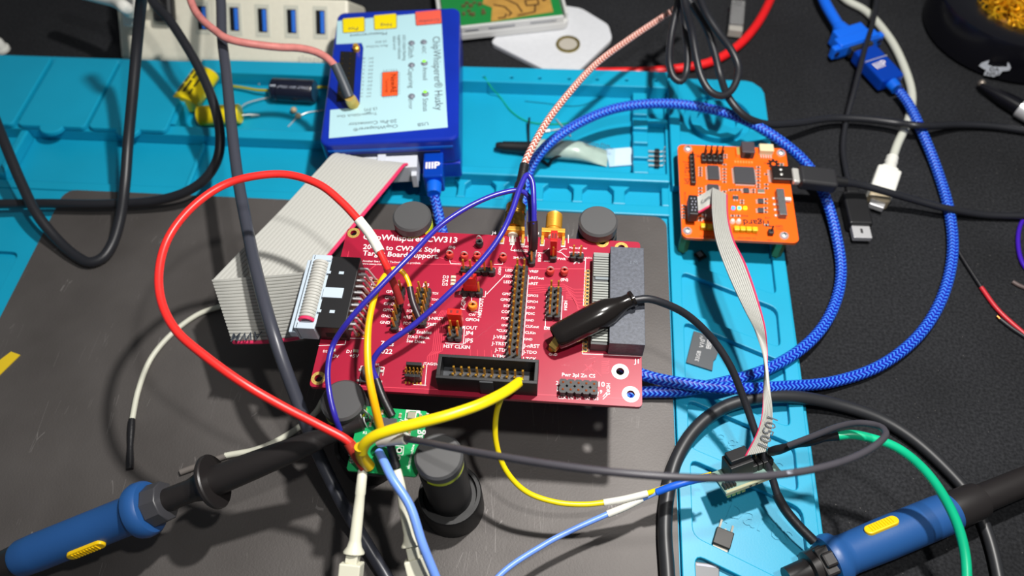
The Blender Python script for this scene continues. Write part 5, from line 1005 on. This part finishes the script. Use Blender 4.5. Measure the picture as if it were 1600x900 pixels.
cable('green_lead', 'teal green wire with a black shrink sleeve curving down the right side', 'wire', [
    ('wire', A_((1310, 681, 44), (1330, 679, 45), (1358, 684, 45), (1402, 700, 44), (1450, 741, 40), (1489, 803, 35), (1507, 860, 31), (1512, 930, 28)), 1.55, cable_mat('teal_green_wire', (6, 176, 128), .35)), ('solder_sleeve', A_((1203, 706, 27), (1222, 701, 31), (1245, 694, 35), (1280, 686, 40), (1314, 680, 44)), lambda f: 1.5 + .25 * math.sin(f * 14), SHRINK)])

# black cables of the upper right
cable('thin_cable', 'left black cable loop hanging at the top edge of the teal mat', 'cable', [('c', A_((1066, -30, 70), (1058, 10, 60), (1048, 60, 50), (1046, 98, 42), (1053, 121, 38), (1064, 127, 37), (1072, 114, 38), (1074, 80, 44), (1069, 35, 52), (1064, -5, 62), (1062, -40, 70)), 1.65, BLACKR)])
cable('thin_cable', 'right black cable loop hanging above the round well of the mat', 'cable', [('c', A_((1062, -40, 76), (1070, 5, 66), (1081, 50, 54), (1088, 90, 46), (1096, 121, 41), (1110, 143, 38), (1127, 150, 36), (1142, 142, 36), (1152, 122, 38), (1153, 102, 40), (1142, 77, 44), (1122, 50, 50), (1104, 22, 56), (1090, -10, 64)), 1.7, BLACKR)])
cable('thin_cable', 'black cable from the top running right along the desk above the orange board', 'cable', [('c', A_((1060, -30, 62), (1078, 2, 56), (1102, 40, 48), (1116, 80, 40), (1126, 120, 33), (1140, 155, 32), (1162, 180, 28), (1192, 193, 22), (1240, 193, 14), (1300, 185, 7.5), (1350, 186, 6.8), (1400, 192, 7.6), (1430, 196, 10.2), (1452, 197, 9), (1500, 195, 4), (1550, 197, 3), (1620, 207, 3)), 1.75, BLACKR)])
cable('red_cable', 'thick red cable lying behind the mat and rising to the top edge', 'cable', [('c', A_((930, 113, 3), (1020, 111, 3), (1060, 107, 3), (1110, 97, 3), (1150, 74, 3), (1180, 42, 3), (1205, -4, 3), (1215, -40, 3)), 2.4, cable_mat('red_cable_jacket', (226, 26, 30), .4))])
t = cable('white_cable', 'off white usb cable with a mini plug curving down the right desk area', 'cable', [('cord', A_((1300, -24, 3), (1322, 0, 3), (1352, 17, 3), (1390, 60, 3), (1414, 108, 2.6), (1425, 150, 2.4), (1419, 188, 2.4), (1402, 226, 2.6), (1393, 252, 3)), 2.05, mat('aged_white', (200, 202, 190), .45)),
    ('plug_boot', A_((1394, 247, 3.2), (1391, 258, 3.4), (1389, 268, 4)), lambda f: 2.9 + .25 * math.sin(f * 22), WHITEP)])
A, B = at(1389, 264, 4), at(1372, 313, 4); d = (B - A).normalized()
m = MB(); m.obox(A, A + d * 2.5, 8, 6); m.obox(A + d * 2, B - d * 2, 11, 7.5); obj('plug_body', m, WHITEP, t, 1.6, 3); m = MB(); m.obox(B - d * 2.2, B + d * 1.6, 9.5, 6.6); obj('plug_front', m, mat('plug_tan', (196, 180, 150), .4), t, 1, 2); m = MB(); m.obox(B + d * 1, B + d * 5, 6.6, 3); obj('plug_shell', m, STEEL, t, .3)
t = cable('charging_cable', 'thin black usb cable with a bare metal plug lying below the white plug', 'cable', [('cord', A_((1372, -24, 12), (1366, 25, 11), (1350, 82, 12.6), (1335, 140, 9), (1322, 190, 4.5), (1317, 232, 2.5), (1323, 272, 3.2), (1329, 298, 3.8)), 1.35, BLACKR)])
t.name = 'usb_cable'
A, B = at(1329, 296, 3.8), at(1343, 356, 3.8); d = (B - A).normalized()
t2 = thing('charging_plug', 'black usb plug with bare steel tip lying right of the orange board', 'plug', A.to_tuple())
m = MB(); m.obox(A, A + d * 4, 6, 5); m.obox(A + d * 3.5, B, 10.5, 6.6); obj('plug_body', m, BLACKP, t2, 1.0, 3); m = MB(); m.obox(B - d * .5, B + d * 6.5, 8, 2.6); o = obj('plug_shell', m, STEEL, t2, .2); m = MB(); m.obox(B + d * 1.5, B + d * 4, 1, 2.75); obj('shell_slot', m, mat('slot_dark', (60, 60, 60)), o)
# usb-c cable of the orange board
t = thing('usb_cable', 'black usb cable plugged into the right edge of the orange board', 'cable', at(1260, 275, 20).to_tuple())
A, B = at(1238, 275, 21.5), at(1305, 283, 19.5); d = (B - A).normalized()
m = MB(); m.obox(A - d * .2, A + d * 3, 8.4, 2.6); obj('plug_shell', m, TIN, t, .8, 3); m = MB(); m.obox(A + d * 2.6, B, 10.5, 6); obj('plug_body', m, mat('matt_black', (34, 34, 37), .55), t, 1.4, 3); m = MB(); m.lathe([(-.5, 2.6), (5, 2.2)], B, d, 18); obj('plug_boot', m, BLACKP, t)
obj('cord', MB().tube(spline([B + d * 3] + A_((1345, 289, 16), (1385, 300, 13), (1430, 313, 9), (1480, 326, 6.4), (1540, 336, 3), (1625, 338, 3)), 1.6), 1.65, 12), BLACKR, t)
cable('stripped_wire', 'thin red wire with a black shrink sleeve lying on the desk at the right edge', 'wire', [('wire', A_((1533, 449, 1.2), (1560, 485, 1.2), (1610, 530, 1.2)), .95, cable_mat('dull_red_wire', (196, 36, 48), .4)), ('sleeve', A_((1497, 392, 1.2), (1508, 410, 1.2), (1517, 424, 1.2), (1534, 450, 1.2)), .85, SHRINK)])
cable('stripped_wire', 'thin black wire with a bare copper end below the red one', 'wire', [('wire', A_((1562, 498, .9), (1580, 512, .9), (1612, 533, .9)), .9, BLACKR), ('bare_end', A_((1558, 494, .9), (1563, 499, .9)), .6, mat('copper', (210, 130, 70), .35, 1.0))])
cable('stripped_wire', 'short brownish grey wire end at the right edge above the red wire', 'wire', [('c', A_((1582, 440, .9), (1592, 446, .9), (1615, 455, .9)), .9, mat('brown_grey', (96, 82, 80), .5))])
cable('violet_wire', 'violet wire bowing in from the right edge of the frame', 'wire', [('c', A_((1606, 330, 2), (1593, 356, 1.2), (1591, 385, 1.2), (1598, 412, 1.2), (1612, 430, 1.2)), .95, cable_mat('violet_jacket', (62, 24, 170), .35))])
cable('thick_cable', 'thick black cable arching over the lower teal trays and across the desk', 'cable', [('c', A_((1060, 1020, 9), (1046, 930, 9), (1042, 880, 9), (1039, 830, 9), (1042, 780, 9.5), (1056, 720, 10), (1087, 670, 10), (1130, 637, 10), (1182, 622, 10), (1240, 620, 8), (1300, 630, 4.5), (1370, 652, 3.2), (1420, 681, 3), (1470, 724, 3), (1515, 775, 3), (1542, 830, 3), (1562, 910, 3), (1570, 1000, 3)), lambda f: 2.6 - .5 * min(1, max(0, (f - .5) * 3)), mat('grey_black_thick', (40, 41, 44), .42))])
IVORY = cable_mat('ivory_wire', (206, 206, 190), .45)
cable('ivory_wire', 'ivory wire with a black end curving on the grey plate inside the red loop', 'wire', [('wire', A_((430, 470, 9), (385, 466, 9), (347, 478, 8), (310, 491, 7.2), (270, 520, 7.1), (236, 560, 7.1), (216, 610, 7.1), (206, 658, 7.1)), 1.1, IVORY), ('black_end', A_((206, 655, 7.1), (204, 690, 7.1), (203, 733, 7.1)), lambda f: 1.25 + .15 * math.sin(f * 9), SHRINK)])
cable('ivory_wire', 'ivory wire passing behind the left probe with a dark end', 'wire', [('wire', A_((505, 625, 20), (492, 646, 12), (455, 676, 9), (405, 701, 8), (352, 712, 7.4)), 1.2, IVORY), ('black_end', A_((356, 711, 7.4), (320, 724, 7.2), (282, 738, 7.1)), 1.2, mat('grey_shrink', (110, 104, 100), .4))])

# alligator clip
t = thing('alligator_clip', 'black booted alligator clip gripping the ground post of the red board', 'clip', at(866, 545, ZB + 2).to_tuple())
A, B = at(870, 527, ZB + 6.5), at(990, 466, ZB + 12); ax = B - A; L_ = ax.length
m = MB(); m.lathe([(-.8, 3.8), (-.4, 4.2), (2, 4.5), (L_ * .45, 4.9), (L_ * .55, 4.95), (L_ * .68, 4.5), (L_ * .8, 3.2), (L_ * .88, 2.5), (L_ * .95, 2.4), (L_ * .97, 2.9), (L_, 2.9), (L_, 1.6), (L_ - 2, 1.5)], A, ax, 32, False); obj('boot', m, mat('gloss_boot', (24, 21, 20), .16), t)
m = MB(); d = ax.normalized(); P0 = at(863, 546, ZB + 3); m.obox(A + d * 2 + Vector((0, 0, -1.2)), P0 + Vector((0, 0, -.2)), 2.8, .7); m.obox(A + d * 2 + Vector((0, 0, .8)), P0 + Vector((0, 0, 1.5)), 2.8, .7); obj('jaws', m, BRASS, t)
obj('wire', MB().tube(spline([B - d * 2] + A_((1012, 467, 65), (1035, 473, 63), (1072, 491, 57), (1110, 526, 49), (1140, 570, 42), (1165, 631, 33), (1186, 692, 26), (1206, 745, 20), (1216, 778, 17)), 1.4), 1.35, 12), BLACKR, t)
obj('sleeve', MB().tube(spline(A_((1213, 772, 17.6), (1226, 795, 15.5), (1248, 822, 14), (1272, 846, 13)), 1.2), 1.75, 12), SHRINK, t)

# wide grey ribbon cable
RIB = mat('ribbon_grey', (184, 184, 178), .45); RED_E = mat('ribbon_pink_red', (222, 50, 96), .45)
t = thing('ribbon_cable', 'wide grey ribbon cable folded between the blue box and the red board', 'ribbon cable', at(600, 250, 26).to_tuple())
xl_, xr_, yb_, yt_ = HEADL
ic0 = H(548, 240, 26); ic1 = H(653, 240, 26); yf = -hh / 2
m = MB(HM); m.bx(ic0[0], ic1[0], yf - 7.5, yf - .3, 17, 27); o = obj('plug', m, mat('plug_pale_grey', (200, 204, 212), .45), t, .3)
m = MB(HM); m.bx((ic0[0] + ic1[0]) / 2 - 2.5, (ic0[0] + ic1[0]) / 2 + 1.2, yf - 6.8, yf + .6, 27, 28.2); m.bx(ic1[0] - 3, ic1[0] - .5, yf - 10, yf - 7.4, 16, 24); obj('plug_latch', m, mat('plug_pale_grey', (200, 204, 212)), o, .2)
r1, ed = ribbon(A_((570, 258, 20), (540, 243, 27), (523, 240, 30), (500, 262, 32), (440, 327, 36), (380, 388, 39), (333, 437, 39)), A_((637, 272, 20), (639, 261, 26), (637, 256, 28), (614, 283, 31), (550, 360, 35), (478, 447, 38), (405, 534, 38)), 20, .62)
obj('ribbon', r1, RIB, t, flat=False); obj('red_edge_wire', ed, RED_E, t)
e0 = [at(332, 437, 40.4), at(350, 436, 42), at(400, 432, 45), at(450, 428, 50), at(488, 424, 55)]; e1_ = [at(365, 538, 40.4), at(380, 538, 42), at(420, 537, 45), at(455, 533, 50), at(478, 528, 55)]
r2, ed2 = ribbon(e0, e1_, 20, .62); obj('ribbon', r2, RIB, t); obj('red_edge_wire', ed2, RED_E, t)
m = MB(); text(m, 'AWM', at(412, 519.5, 46.2), at(366, 522.5, 43.2), thick=.8, bold=.6); obj('ribbon_print', m, GREYINK, t)
# plug on the board side with the ribbon wrapped over it
m = MB(); px0 = at(492, 408, ZB + 7).x; m.bx(xl_ - 6.6, xl_ - .1, yb_ + .8, yt_ - .8, ZB + 1.5, ZB + 8); m.bx(xl_ - 7.6, xl_ - 6.2, yb_ - .6, yt_ + .6, ZB + .5, ZB + 8.6); m.bx(xl_ - 7, xl_ - .4, yb_ - .6, yb_ + 1.8, ZB + 1, ZB + 8.6); m.bx(xl_ - 7, xl_ - .4, yt_ - 1.8, yt_ + .6, ZB + 1, ZB + 8.6); o = obj('board_plug', m, mat('grey_blue_plastic', (182, 196, 208)), t, .3)
m = MB(); m.bx(xl_ - 10.2, xl_ - 7.5, yb_ - .6, yt_ + .2, ZB + 2, ZB + 5.5); obj('strain_bar', m, mat('grey_blue_plastic', (182, 196, 208)), o, .3)
wr = MB(); we = MB(); n = 20; w0, w1 = yt_ - 2.4, yb_ + 2.2
for k in range(n):
    y = w0 + (w1 - w0) * (k + .5) / n; hwid = abs(w1 - w0) / n / 2 * 1.02
    prof = [(-6.9, 2), (-6.5, 8.2), (-5.6, 9.5), (-4.2, 10), (-2.6, 9.6), (-1.7, 8.3)]
    (we if k == n - 1 else wr).tube(spline([(xl_ + x + .2, y, ZB + z) for x, z in prof], .8), hwid, 8)
obj('ribbon_wrap', wr, RIB, t); obj('red_edge_wire', we, RED_E, t)

# small ribbon cable from the orange board to the adapter
t = thing('ribbon_cable', 'narrow grey ribbon cable running from the orange board to the small adapter', 'ribbon cable', at(1083, 320, OZ).to_tuple())
p = O(1083, 321, OZ + 7); m = MB(OM); m.bx(p[0] - 1.9, p[0] + 1.9, p[1] - 5.4, p[1] + 5.0, OZ + 2.6, OZ + 8); o = obj('plug', m, BLACKP, t, .3)
m = MB(OM)
for k in range(5):
    for j in (-.7, .7): m.box((p[0] + j + (.3 if k % 2 else -.1), p[1] - 3.4 + k * 1.6, OZ + 8.05), (.5, .7, .1))
obj('contact_marks', m, mat('mark_grey', (150, 152, 166)), o)
r1, ed = ribbon(A_((1087, 309, OZ + 6), (1094, 306, OZ + 6.5), (1104, 300, OZ + 8), (1114, 294, OZ + 10)), A_((1087, 334, OZ + 6), (1094, 332, OZ + 6.5), (1104, 326, OZ + 8), (1116, 319, OZ + 9)), 10, .55, .8)
obj('ribbon', r1, RIB, t); obj('red_edge_wire', ed, RED_E, t)
m = MB(); text(m, 'Cosp', at(1098, 319, OZ + 7.5), at(1111, 309, OZ + 9), thick=.6, bold=.5); obj('ribbon_print', m, GREYINK, t)
E0 = A_((1113, 294, OZ + 10.8), (1112, 310, OZ + 12), (1113, 340, OZ + 15), (1119, 378, OZ + 18), (1138, 430, OZ + 20), (1162, 482, OZ + 18), (1184, 525, OZ + 15), (1195, 556, OZ + 13), (1201, 600, OZ + 12), (1207, 640, OZ + 12), (1206, 668, OZ + 12), (1196, 706, OZ + 11))
E1 = A_((1137, 305, OZ + 10.8), (1137, 318, OZ + 12), (1139, 345, OZ + 15), (1148, 378, OZ + 18), (1166, 414, OZ + 20), (1185, 470, OZ + 18), (1197, 518, OZ + 15), (1198, 556, OZ + 9), (1195, 600, OZ + 8), (1192, 640, OZ + 10), (1184, 672, OZ + 11), (1163, 713, OZ + 11))
r2, ed = ribbon(E0, E1, 10, .55, 1.4); obj('ribbon', r2, RIB, t); obj('red_edge_wire', ed, RED_E, t)
m = MB(); text(m, '10501', at(1199, 650, OZ + 12.6), at(1184, 694, OZ + 12.4), thick=.3); obj('ribbon_print', m, GREYINK, t)

# adapter board hanging at the end of the small ribbon
az = 24.0; A, B = at(1132, 770, az - 3), at(1222, 734, az - 1)
e1v = (B - A).normalized(); up = Vector((0, .35, 1)); e2v = (up - e1v * up.dot(e1v)).normalized(); nv = e1v.cross(e2v).normalized()
AM = Matrix(((e1v.x, nv.x * -1, e2v.x, A.x), (e1v.y, nv.y * -1, e2v.y, A.y), (e1v.z, nv.z * -1, e2v.z, A.z), (0, 0, 0, 1))); W_ = (B - A).length
t = thing('adapter_board', 'small tilted adapter board with black box header at the end of the narrow ribbon', 'circuit board', A.to_tuple())
AM = Matrix.Translation(A) @ Matrix(((e1v.x, -e1v.y, 0, 0), (e1v.y, e1v.x, 0, 0), (0, 0, 1, 0), (0, 0, 0, 1))) @ Matrix.Rotation(-.35, 4, 'X')
m = MB(AM); m.bx(0, W_, -1, 9, -.8, .8); obj('board', m, mat('adapter_board', (120, 150, 140), .4), t, .15)
m = MB(AM); m.bx(0, W_, -1.05, -.98, -.7, .7); m.bx(.5, W_ - .5, -.9, 0, .8, .85); obj('board_edge', m, mat('adapter_edge', (176, 174, 140), .5), t)
x0 = W_ * .16; m = MB(AM); m.bx(x0, x0 + 9, 2.2, 8.6, .8, 8.5); m.bx(x0 + .6, x0 + 8.4, 3.2, 7.8, 8.4, 11); o = obj('box_header', m, mat('header_black', (30, 30, 32)), t, .3)
m = MB(AM); x1 = W_ * .62
for k in range(4): m.box((x1 + k * 2.1, 5.2, 2.6), (1.9, 5, 3.4))
o = obj('pin_socket', m, BLACKP, t, .3); m = MB(AM)
for k in range(4): m.tube(spline([(x1 + k * 2.1, 6, 4.2), (x1 + k * 2.1, 6.6, 6), (x1 + k * 2.1 + 1.2, 8, 7.2), (x1 + k * 1.4 + 3, 9, 7.6)], .7), .33, 6)
obj('header_pins', m, mat('pale_gold_pins', (224, 206, 160), .25, 1.0), o)
m = MB(AM)
for k in range(4): m.box((1.4 + k * 1.9, -.2, -1.6), (1.3, 1.3, 1.6))
obj('solder_pins', m, BRASS, t); m = MB(AM)
for k in range(4): m.box((.8 + k * 1.2, 1.5, 1.5), (.8, 2.4, 1.5))
m.box((9.6, -1.1, 0), (.9, .2, .5)); m.box((12, -1.1, 0), (.9, .2, .5)); obj('small_parts', m, BLACKP, t)
m = MB(); m.tube(path([(1108, 742, 29), (1114, 741, 29), (1121, 744, 26)], .7), .5, 8); obj('solder_wires', m, mat('pale_gold_pins', (224, 206, 160)), t)

# white grabber clips
IV = mat('ivory_plastic', (222, 220, 200), .4, sss=.1)
def grabber(label, P0, P1, P2, P3):
    t = thing('grabber_clip', label, 'clip', P0.to_tuple()); d = (P1 - P0).normalized(); L_ = (P1 - P0).length
    m = MB(); m.lathe([(0, 1.25), (.4, 1.5), (L_ * .3, 1.7), (L_ * .32, 1.55), (L_ * .5, 1.7), (L_ * .86, 1.85), (L_ * .94, 2.3), (L_, 3.3), (L_ + .5, 3.3), (L_ + .6, 2.6)], P0, d, 20); obj('barrel', m, IV, t)
    m = MB(); m.obox(P1 + d * .5, P2, 3.8, 3.8); m.obox(P2 - d * .2, P3, 6.6, 5.6); obj('body', m, IV, t, .4)
    m = MB(); m.tube([P0 + d * .5, P0 - d * 2.0, P0 - d * 2.6 + Vector((.5, .6, 0))], .35, 6); obj('hook', m, TIN, t)
grabber('left white plastic grabber clip at the bottom below the green board', at(567, 733, 54), at(553, 862, 44), at(550, 880, 42.5), at(545, 930, 38))
grabber('right white plastic grabber clip at the bottom beside the light blue wire', at(620, 733, 54), at(643, 850, 45), at(648, 873, 43), at(662, 930, 38))

# oscilloscope probes
PRB = mat('probe_blue', (34, 82, 142), .42, bump=.15, bscale=1500, bdist=.0001); PRY = mat('probe_yellow', (240, 196, 6), .4); PRK = mat('probe_black', (34, 31, 31), .4)
def probe(label, T, E, marks, full=True):
    """T tip, E tail; marks maps photo columns to places along the axis"""
    ax = E - T; d = ax.normalized(); X = lambda px: tline(T, E, px); t = thing('probe', label, 'oscilloscope probe', T.to_tuple())
    tocam = (CAM - (T + E) / 2); tocam = (tocam - d * tocam.dot(d)).normalized(); dn = (DOWN - d * DOWN.dot(d) - tocam * DOWN.dot(tocam)).normalized()
    return t, d, X, tocam, dn
T, E = at(577, 655, 55), at(60, 862, 23)
t, d, X, tc_, dn_ = probe('blue handled oscilloscope probe with a long black nose reaching the green board', T, E, None)
m = MB(); m.lathe([(0, .5), (3, .9), (X(569), 1.2), (X(566), 2.7), (X(500), 3.1), (X(497), 3.4), (X(485), 3.7), (X(400), 4.6), (X(345), 5.0), (X(338), 5.1), (X(337), 8.9), (X(335), 9.3), (X(331), 9.3), (X(328), 8.7), (X(326), 6.2), (X(316), 5), (X(300), 4.0), (X(296), 3.9), (X(243), 4.0)], T, d, 36); obj('nose', m, PRK, t)
m = MB(); pr = []; 
m.lathe([(X(262), 4.6), (X(260), 6.8), (X(238), 7.2), (X(233), 6.0)], T, d, 9); obj('locking_nut', m, mat('nut_grey', (62, 62, 66), .4), t, .3)
m = MB(); m.lathe([(X(238), 6.0), (X(236), 8.6), (X(232), 9.3), (X(222), 9.5), (X(215), 9.0), (X(212), 7.4), (X(200), 6.6), (X(150), 6.6), (X(60), 6.6), (X(36), 6.4), (X(30), 5.8)], T, d, 40); obj('handle', m, PRB, t)
ls, le = X(168), X(112); c = T + d * ((ls + le) / 2) + (tc_ * .62 + dn_ * .78).normalized() * 6.2; nrm = (tc_ * .62 + dn_ * .78).normalized(); sdv = d.cross(nrm).normalized()
SM = Matrix(((d.x, sdv.x, nrm.x, c.x), (d.y, sdv.y, nrm.y, c.y), (d.z, sdv.z, nrm.z, c.z), (0, 0, 0, 1)))
def slider(SM, L_, t):
    m = MB(SM); m.prism(rrect(-L_ / 2, L_ / 2, -1.9, 1.9, 1.85), -.3, 1.3); o = obj('slide_switch', m, PRY, t, .4)
    m = MB(SM)
    for k in range(9): m.box((-L_ * .32 + k * L_ * .08, 0, 1.35), (.45, 2.6, .5))
    obj('grip_ridges', m, PRY, o, .1)
    m = MB(SM); text(m, '1X', (L_ * .62, -.8, 0), (L_ * .62 + 2.2, -.8, 0)); text(m, '10X', (-L_ * .62 - 2.6, -.8, 0), (-L_ * .62, -.8, 0)); obj('switch_print', m, mat('pale_print', (180, 186, 200)), t)
slider(SM, le - ls, t)
m = MB(); m.lathe([(X(32), 5.6), (X(10), 5.2), (X(-30), 4), (X(-60), 3.4)], T, d, 24); obj('cable_boot', m, PRK, t)
T, E = at(1230, 905, 12), at(1600, 752, 12)
t, d, X, tc_, dn_ = probe('blue handled oscilloscope probe with yellow switch lying on the desk at the lower right', T, E, None)
m = MB(); m.lathe([(0, 4), (X(1262), 4.2), (X(1264), 6.2), (X(1292), 6.2)], T, d, 24); obj('nose', m, PRK, t)
m = MB(); m.lathe([(X(1290), 5.8), (X(1293), 8.6), (X(1300), 9.2), (X(1309), 8.8), (X(1316), 7.2), (X(1325), 6.8), (X(1380), 7.1), (X(1470), 7.0), (X(1486), 6.6)], T, d, 40); obj('handle', m, PRB, t)
m = MB(); m.lathe([(X(1482), 6.4), (X(1486), 6.6), (X(1520), 6.4), (X(1530), 6.1), (X(1533), 5.0), (X(1600), 4.8), (X(1660), 4.2)], T, d, 30); obj('cable_boot', m, PRK, t)
ls, le = X(1351), X(1401); nrm = (tc_ * .82 - dn_ * .57).normalized(); c = T + d * ((ls + le) / 2) + nrm * 6.7; sdv = d.cross(nrm).normalized()
slider(Matrix(((d.x, sdv.x, nrm.x, c.x), (d.y, sdv.y, nrm.y, c.y), (d.z, sdv.z, nrm.z, c.z), (0, 0, 0, 1))), le - ls, t)
c = T + d * X(1287); m = MB(); m.obox(c - d * 3.2 + Vector((0, 0, -1)), c + d * 4.5 + Vector((0, 0, -1)), 10, 15); m.obox(c - d * 2.5 + Vector((0, 0, 5.5)), c + d * 2.5 + Vector((0, 0, 5.5)), 5, 5); obj('ground_collar', m, PRK, t, .8)
# ------------------------------------------------------------------ repeats share a group
GROUPS = {'board_holder': 'magnetic holders around the boards', 'grabber_clip': 'white grabber clips at the green board', 'film_capacitor': 'yellow capacitors in the rear tray', 'probe': 'blue oscilloscope probes', 'power_cable': 'black cables on the left', 'thin_cable': 'black cables at the top right', 'jumper_wire': 'blue jumper wires', 'ivory_wire': 'ivory wires on the plate', 'stripped_wire': 'wire ends at the right edge'}
for o in SC.objects:
    if o.parent is None and o.name.split('.')[0] in GROUPS: o['group'] = GROUPS[o.name.split('.')[0]]
